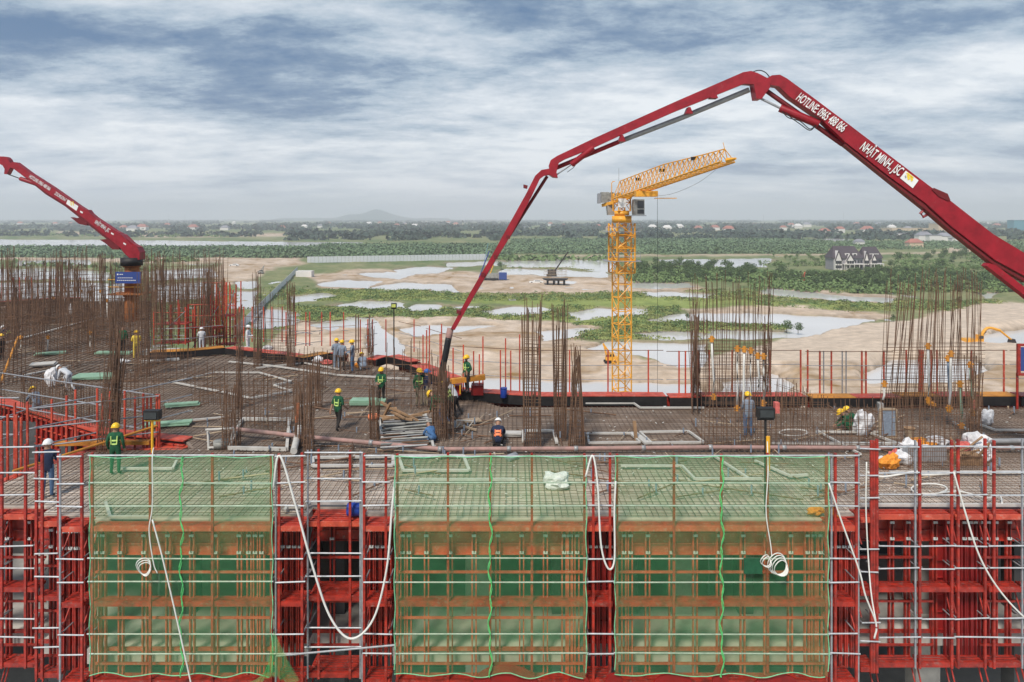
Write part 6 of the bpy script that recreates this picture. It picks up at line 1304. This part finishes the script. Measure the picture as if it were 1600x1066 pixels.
# small litter on the slab, too many to count
mb = MB()
for i in range(900):
    px, py = random.uniform(-50, 1650), random.uniform(640, 790)
    if i % 3 == 0: px, py = random.uniform(0, 660), random.uniform(480, 660)
    g = D(px, py); 
    if 200 < px and py < 600 and px > 640: continue
    if px < 150 and 610 < py < 790 or (px < 310 and 660 < py < 715): continue
    if g.y < 21: continue
    s = random.uniform(.015, .05); d = Vector((random.gauss(0, 1), random.gauss(0, 1), .0)).normalized() * s; mb.rod(g - d + Vector((0, 0, .1)), g + d + Vector((0, 0, .12)), random.uniform(.008, .02), 4)
tag(mb.build('slab_litter', 'white_frame'), kind='stuff')
mb = MB(); mg = MB(); mw = MB()
for i in range(260):
    px, py = random.uniform(310, 1640), random.uniform(640, 785)
    if i % 2 == 0: px, py = random.uniform(-20, 640), random.uniform(480, 655)
    if px < 300 and py > 600: continue
    g = D(px, py, .1)
    if g.y < 21.2 or (py < 600 and px > 560): continue
    a_ = random.choice([0, 1.57, .4, -.5, .9]) + random.gauss(0, .15); d = Vector((math.cos(a_), math.sin(a_), 0)) * random.uniform(.3, 1.5)
    (mb if i % 3 else mg).rod(g - d, g + d + Vector((0, 0, random.uniform(0, .1))), random.uniform(.012, .03), 4)
    if i % 2: mw.rod(g, g + Vector((0, 0, random.uniform(.1, .35))), .03, 6)
tag(mb.build('loose_bars', 'rust'), kind='stuff'); tag(mg.build('loose_timber', 'ply'), kind='stuff'); tag(mw.build('pipe_stubs', 'grey_cloth'), kind='stuff')
# ================================================================ people
def body_mesh(J, shirt, trousers, sleeves, boots='dark_cloth', gloves=None, build=1.22):
    """one skinned surface from the joints; materials by nearest limb"""
    V_ = []; E_ = []; Rr = []; seg = []
    def vert(p, rx, ry=None): V_.append(tuple(p)); Rr.append((rx * build, (ry or rx) * build)); return len(V_) - 1
    pel = vert(J['pelvis'], .135, .115); sp = vert(J['pelvis'].lerp(J['chest'], .5), .125, .10); ch = vert(J['chest'], .16, .115); nk = vert(J['neck'], .06); hd = vert(J['head'], .085, .095); tp = vert(J['head'] + (J['head'] - J['neck']).normalized() * .09, .06, .07)
    for a, b in ((pel, sp), (sp, ch), (ch, nk), (nk, hd), (hd, tp)): E_.append((a, b))
    segs = [(J['pelvis'], J['chest'], 'S'), (J['chest'], J['neck'], 'S'), (J['neck'].lerp(J['head'], .25), J['head'] + (J['head'] - J['neck']) * .7, 'K')]
    for s_ in ('L', 'R'):
        sh, el, wr = (J[k_ + s_] for k_ in ('sh', 'el', 'wr')); hp, kn, an, to = (J[k_ + s_] for k_ in ('hp', 'kn', 'an', 'to'))
        a = vert(sh, .065); b = vert(el, .045); c = vert(wr, .03); E_ += [(ch, a), (a, b), (b, c)]
        d = (wr - el).normalized(); side_ = d.cross(Vector((0, 0, 1))); side_ = side_.normalized() if side_.length > .1 else Vector((1, 0, 0)); pm = wr + d * .06; pv = vert(pm, .034, .02); E_.append((c, pv)); curl = side_.cross(d) * -.02
        for i_, (o_, l_) in enumerate(((-.03, .07), (-.01, .08), (.01, .077), (.03, .06))):
            f0 = vert(pm + d * .04 + side_ * o_, .0095); f1 = vert(pm + d * (.04 + l_) + side_ * o_ * 1.15 + curl, .008); E_ += [(pv, f0), (f0, f1)]
        t0 = vert(pm + side_ * .045 + d * .0, .010); t1 = vert(pm + side_ * .06 + d * .045, .009); E_ += [(pv, t0), (t0, t1)]
        e = vert(hp, .085); f = vert(kn, .058); g_ = vert(an, .042); h_ = vert(to, .04, .03); E_ += [(pel, e), (e, f), (f, g_), (g_, h_)]
        segs += [(sh, el, 'S'), (el, wr, 'F'), (wr, wr + d * .15, 'H'), (hp, kn, 'T'), (kn, an, 'T'), (an + Vector((0, 0, -.02)), to, 'B')]
    me = bpy.data.meshes.new('body'); me.from_pydata(V_, E_, []); ob = bpy.data.objects.new('body_tmp', me); COL.objects.link(ob)
    md = ob.modifiers.new('s', 'SKIN'); md.use_smooth_shade = True; sv = me.skin_vertices[0].data
    for i_, rr_ in enumerate(Rr): sv[i_].radius = rr_
    sv[0].use_root = True
    for i_ in range(1, len(Rr)): sv[i_].use_root = False
    sb = ob.modifiers.new('u', 'SUBSURF'); sb.levels = 1
    dg_ = bpy.context.evaluated_depsgraph_get(); dg_.update(); out_ = bpy.data.meshes.new_from_object(ob.evaluated_get(dg_)); bpy.data.objects.remove(ob); bpy.data.meshes.remove(me)
    out_.materials.clear(); ml = [shirt, trousers, 'skin', boots, gloves or 'skin', sleeves]
    for m_ in ml: out_.materials.append(MATS[m_])
    idx = {'S': 0, 'T': 1, 'K': 2, 'B': 3, 'H': 4, 'F': 5}
    for p in out_.polygons:
        c = p.center; best = 1e9; kk = 'S'
        for a, b, t in segs:
            ab = b - a; q = a + ab * max(0, min(1, (c - a).dot(ab) / (ab.length_squared + 1e-9))); dd = (c - q).length - (.06 if t == 'S' and (b - a).length > .2 and a is J['pelvis'] else 0)
            if dd < best: best = dd; kk = t
        p.material_index = idx[kk]; p.use_smooth = True
    out_.name = 'body'; return out_
def joints(pose, sd=0):
    rs = random.Random(sd); V3 = Vector
    J = dict(pelvis=V3((0, 0, .95)), chest=V3((0, .02, 1.27)), neck=V3((0, .02, 1.46)), head=V3((0, .03, 1.60)))
    J.update(shL=V3((-.19, .01, 1.39)), shR=V3((.19, .01, 1.39)), elL=V3((-.26, -.02, 1.12)), elR=V3((.26, -.02, 1.12)), wrL=V3((-.25, .10, .88)), wrR=V3((.25, .10, .88)))
    J.update(hpL=V3((-.10, 0, .90)), hpR=V3((.10, 0, .90)), knL=V3((-.11, .03, .50)), knR=V3((.11, .03, .50)), anL=V3((-.12, -.02, .09)), anR=V3((.12, -.02, .09)), toL=V3((-.14, .15, .04)), toR=V3((.14, .15, .04)))
    def tilt(ang_, piv=V3((0, 0, .95)), keys=('chest', 'neck', 'head', 'shL', 'shR', 'elL', 'elR', 'wrL', 'wrR')):
        Mx = Matrix.Rotation(-ang_, 3, 'X')
        for k_ in keys: J[k_] = piv + Mx @ (J[k_] - piv)
    if pose == 'walk':
        J['knL'] = V3((-.10, .16, .52)); J['anL'] = V3((-.10, .12, .12)); J['toL'] = V3((-.11, .28, .06)); J['knR'] = V3((.10, -.03, .50)); J['anR'] = V3((.10, -.26, .14)); J['toR'] = V3((.11, -.12, .04)); J['wrR'] = V3((.27, .22, .95)); J['wrL'] = V3((-.27, -.12, .88))
    if pose == 'hold': J['wrL'] = V3((-.08, .32, 1.08)); J['wrR'] = V3((.10, .32, 1.10)); J['elL'] = V3((-.25, .06, 1.12)); J['elR'] = V3((.25, .06, 1.12))
    if pose == 'hips': J['elL'] = V3((-.36, -.04, 1.14)); J['wrL'] = V3((-.17, .04, 1.0))
    if pose == 'bend':
        tilt(R(62)); J['wrL'] = J['shL'] + V3((0, .12, -.52)); J['wrR'] = J['shR'] + V3((0, .12, -.52)); J['elL'] = J['shL'] + V3((-.05, .02, -.27)); J['elR'] = J['shR'] + V3((.05, .02, -.27)); J['knL'].y += .08; J['knR'].y += .04; J['anR'].y -= .2; J['toR'].y -= .2
    if pose == 'lean':
        tilt(R(32)); J['wrL'] = J['shL'] + V3((.08, .34, -.30)); J['wrR'] = J['shR'] + V3((-.08, .34, -.30)); J['elL'] = J['shL'] + V3((-.05, .10, -.26)); J['elR'] = J['shR'] + V3((.05, .10, -.26)); J['anR'].y -= .25; J['toR'].y -= .25; J['knR'].y -= .08
    if pose in ('crouch', 'sit', 'kneel'):
        dz = {'crouch': .62, 'sit': .52, 'kneel': .50}[pose]; off = V3((0, 0, -dz))
        for k_ in ('pelvis', 'chest', 'neck', 'head', 'shL', 'shR', 'elL', 'elR', 'wrL', 'wrR', 'hpL', 'hpR'): J[k_] = J[k_] + off
        tilt(R(38 if pose != 'sit' else 12), V3((0, 0, .95 - dz)))
        if pose == 'crouch':
            for s_, g_ in (('L', -1), ('R', 1)): J['kn' + s_] = V3((g_ * .2, .38, .50)); J['an' + s_] = V3((g_ * .15, .10, .09)); J['to' + s_] = V3((g_ * .19, .27, .04))
        elif pose == 'kneel':
            for s_, g_ in (('L', -1), ('R', 1)): J['kn' + s_] = V3((g_ * .12, .30, .08)); J['an' + s_] = V3((g_ * .12, -.10, .09)); J['to' + s_] = V3((g_ * .12, -.24, .05))
        else:
            for s_, g_ in (('L', -1), ('R', 1)): J['kn' + s_] = V3((g_ * .14, .42, .42)); J['an' + s_] = V3((g_ * .14, .46, .04)); J['to' + s_] = V3((g_ * .14, .60, 0.0))
        for s_, g_ in (('L', -1), ('R', 1)): J['el' + s_] = J['sh' + s_] + V3((g_ * .06, .14, -.22)); J['wr' + s_] = J['sh' + s_] + V3((-g_ * .05, .34, -.38))
    return J
def person(g, rz, pose, H, shirt, trousers, helmet, label, sleeves=None, vest=None, sd=0, group=None):
    g = Vector(g); r = thing('person', g, label, 'person', group)
    s = H / 1.72; M = Matrix.Translation(g) @ Matrix.Rotation(rz, 4, 'Z') @ Matrix.Scale(s, 4); J = joints(pose, sd)
    bd = put(bpy.data.objects.new('body', body_mesh(J, shirt, trousers, sleeves or shirt)), M, r)
    hd = J['head']; up = (hd - J['neck']).normalized(); fw = Vector((0, 1, 0)); fw = (fw - up * fw.dot(up)).normalized(); sd_ = fw.cross(up)
    def hp(a, b, c): return hd + sd_ * a + fw * b + up * c
    if helmet:
        mb = MB(); k_ = 14; b0 = len(mb.v); rings = [(0, .14), (.035, .139), (.085, .118), (.125, .078), (.147, .02)]
        for (zz_, rr_) in rings:
            for i in range(k_): a = 2 * math.pi * i / k_; mb.v.append(tuple(hp(rr_ * math.cos(a) * .95, rr_ * math.sin(a) * 1.12, .045 + zz_)))
        for j in range(len(rings) - 1):
            for i in range(k_): mb.f.append((b0 + j * k_ + i, b0 + j * k_ + (i + 1) % k_, b0 + (j + 1) * k_ + (i + 1) % k_, b0 + (j + 1) * k_ + i))
        mb.f.append(tuple(b0 + (len(rings) - 1) * k_ + i for i in range(k_)))
        me = bpy.data.meshes.new('helmet'); me.from_pydata(mb.v, [], mb.f); me.materials.append(MATS[helmet]); [setattr(p, 'use_smooth', True) for p in me.polygons]; ho = put(bpy.data.objects.new('helmet', me), M, r)
        mb = MB(); mb.prism([hp(x_, y_, .05) for x_, y_ in ((-.13, .0), (-.12, -.12), (0, -.155), (.12, -.12), (.13, 0), (.115, .13), (.05, .20), (-.05, .20), (-.115, .13))], [hp(x_, y_, .038) for x_, y_ in ((-.13, .0), (-.12, -.12), (0, -.155), (.12, -.12), (.13, 0), (.115, .13), (.05, .20), (-.05, .20), (-.115, .13))])
        me = bpy.data.meshes.new('brim'); me.from_pydata(mb.v, [], mb.f); me.materials.append(MATS[helmet]); put(bpy.data.objects.new('brim', me), M, r)
    mb = MB()      # nose, eyes, mouth, ears
    mb.rod(hp(0, .085, .01), hp(0, .118, -.02), .012, 5, .018)
    for e in (-1, 1): mb.rod(hp(e * .085, 0, .0), hp(e * .105, -.01, .01), .026, 6)
    me = bpy.data.meshes.new('face'); me.from_pydata(mb.v, [], mb.f); me.materials.append(MATS['skin']); fo = put(bpy.data.objects.new('face', me), M, r)
    mb = MB(); [mb.rod(hp(e * .032, .088, .02), hp(e * .032, .1, .02), .010, 6) for e in (-1, 1)]; mb.rod(hp(-.022, .092, -.05), hp(.022, .092, -.05), .006, 4)
    me = bpy.data.meshes.new('eyes_and_mouth'); me.from_pydata(mb.v, [], mb.f); me.materials.append(MATS['dark_cloth']); put(bpy.data.objects.new('eyes_and_mouth', me), M, r)
    if vest:
        pv, chs = J['pelvis'], J['chest']; ax = (chs - pv).normalized(); fx_ = Vector((1, 0, 0)); fy_ = ax.cross(fx_) * 1.0
        for t, (ra, rb) in ((.42, (.155, .125)), (.80, (.175, .135))):
            c = pv.lerp(chs, t); mb = MB(); k_ = 18; lo = []; hi = []
            for i in range(k_): a = 2 * math.pi * i / k_; o_ = fx_ * ra * math.cos(a) + fy_ * rb * math.sin(a); bw_ = .045 if vest == 'hivis_orange' else .026; lo.append(c + o_ - ax * bw_); hi.append(c + o_ + ax * bw_)
            mb.v = [tuple(p) for p in lo + hi]; mb.f = [(i, (i + 1) % k_, k_ + (i + 1) % k_, k_ + i) for i in range(k_)]
            me = bpy.data.meshes.new('reflective_band'); me.from_pydata(mb.v, [], mb.f); me.materials.append(MATS[vest]); put(bpy.data.objects.new('reflective_band', me), M, r)
        mb = MB()
        for e in (-1, 1):
            for yy_ in (-1, 1): a = J['sh' + ('L' if e < 0 else 'R')].lerp(chs, .45) + Vector((0, yy_ * .125, .03)); b = pv.lerp(chs, .42) + Vector((e * .09, yy_ * .125, 0)); mb.rod(a, b, .02, 4)
        me = bpy.data.meshes.new('vest_strap'); me.from_pydata(mb.v, [], mb.f); me.materials.append(MATS[vest]); put(bpy.data.objects.new('vest_strap', me), M, r)
    return r
HYh, HWh, HBh = 'helmet_yellow', 'helmet_white', 'helmet_blue'
person(D(74, 778), R(15), 'hold', 1.72, 'navy_cloth', 'denim', HWh, 'worker with white helmet, blue shirt and jeans, seen through the left posts', sleeves='blue_cloth')
person(D(180, 742), R(10), 'stand', 1.65, 'green_cloth', 'green_cloth', HYh, 'worker in green with yellow helmet standing behind the left green net', vest='hivis')
person(D(59, 645), R(60), 'kneel', 1.7, 'grey_cloth', 'grey_cloth', HYh, 'kneeling worker in pale grey with yellow helmet behind the corner void')
person(D(528, 673), R(-20), 'walk', 1.62, 'green_cloth', 'dark_cloth', HYh, 'worker in green vest and black trousers walking alone on the slab', sleeves='skin', vest='hivis')
person(D(596, 632, .0), R(170), 'hold', 1.65, 'green_cloth', 'dark_cloth', HYh, 'worker in green vest with yellow helmet above the timber pile', vest='hivis')
person(D(655, 636), R(-150), 'hips', 1.7, 'green_cloth', 'khaki_cloth', HYh, 'worker in green vest and khaki trousers beside the blue helmeted one', sleeves='green_cloth', vest='hivis')
person(D(666, 636), R(-60), 'hold', 1.65, 'navy_cloth', 'khaki_cloth', HBh, 'worker with blue helmet and navy shirt facing the yellow helmeted one')
person(D(704, 658), R(75), 'lean', 1.7, 'green_cloth', 'dark_cloth', HYh, 'worker in green leaning over to guide the pump hose, further right one', sleeves='white_cloth', vest='hivis')
person(D(693, 664), R(70), 'bend', 1.7, 'green_cloth', 'denim', HYh, 'worker in green bending lowest by the pump hose')
person(D(712, 650), R(80), 'lean', 1.65, 'white_cloth', 'dark_cloth', HWh, 'worker in a white shirt and white helmet behind the two at the hose')
person(P(730, 613, 32.2), R(120), 'hips', 1.66, 'green_cloth', 'dark_cloth', HYh, 'worker in green standing high on the red edge platform', vest='hivis')
person(D(778, 700), R(0), 'crouch', 1.7, 'navy_cloth', 'dark_cloth', HWh, 'crouching worker seen from behind with an orange striped navy vest', sleeves='grey_cloth', vest='hivis_orange')
person(D(677, 694), R(40), 'crouch', 1.4, 'blue_cloth', 'denim', None, 'crouching figure in blue half hidden by the rebar column')
person(D(1169, 684), R(5), 'hold', 1.72, 'grey_cloth', 'denim', HYh, 'worker in grey overalls and yellow helmet with his back turned, on the right', vest=None)
person(D(1331, 676), R(80), 'crouch', 1.6, 'green_cloth', 'green_cloth', HYh, 'left one of the two green workers crouching on the right slab')
person(D(1341, 673), R(60), 'crouch', 1.6, 'green_cloth', 'dark_cloth', HYh, 'right one of the two green workers crouching by the white bag', vest='hivis')
person(D(526, 578), R(20), 'hold', 1.72, 'grey_cloth', 'grey_cloth', HYh, 'grey clad worker at the left of the group of three')
person(D(534, 580), R(-10), 'stand', 1.68, 'grey_cloth', 'dark_cloth', HYh, 'grey clad worker in the middle of the group of three, dark trousers')
person(D(551, 582), R(90), 'hold', 1.75, 'grey_cloth', 'denim', HYh, 'blue grey clad worker at the right of the group of three')
person(D(569, 580), R(30), 'crouch', 1.7, 'grey_cloth', 'grey_cloth', HYh, 'grey clad worker crouching right of the group of three')
person(D(387, 552), R(-90), 'hold', 1.72, 'white_cloth', 'white_cloth', HWh, 'worker all in white with a white helmet on the far slab')
person(D(315, 549), R(30), 'hold', 1.5, 'white_cloth', 'white_cloth', HWh, 'white clad figure below the dense red frame tower')
person(D(192, 550), R(10), 'stand', 1.6, 'green_cloth', 'dark_cloth', None, 'dark green clad figure in the left wing')
person(D(213, 561), R(30), 'hold', 1.68, 'yellow_cloth', 'yellow_cloth', HYh, 'yellow clad figure left of the red stair frame')
person(D(15, 531), R(90), 'crouch', 1.75, 'navy_cloth', 'navy_cloth', HWh, 'navy clad worker with white helmet sitting at the left edge', vest='hivis')
person(D(108, 612), R(80), 'bend', 1.6, 'white_cloth', 'white_cloth', HWh, 'white clad worker bending over behind the left rails')
person(D(3, 565), R(90), 'stand', 1.6, 'dark_cloth', 'dark_cloth', HYh, 'dark clad figure with yellow helmet cut by the left edge')
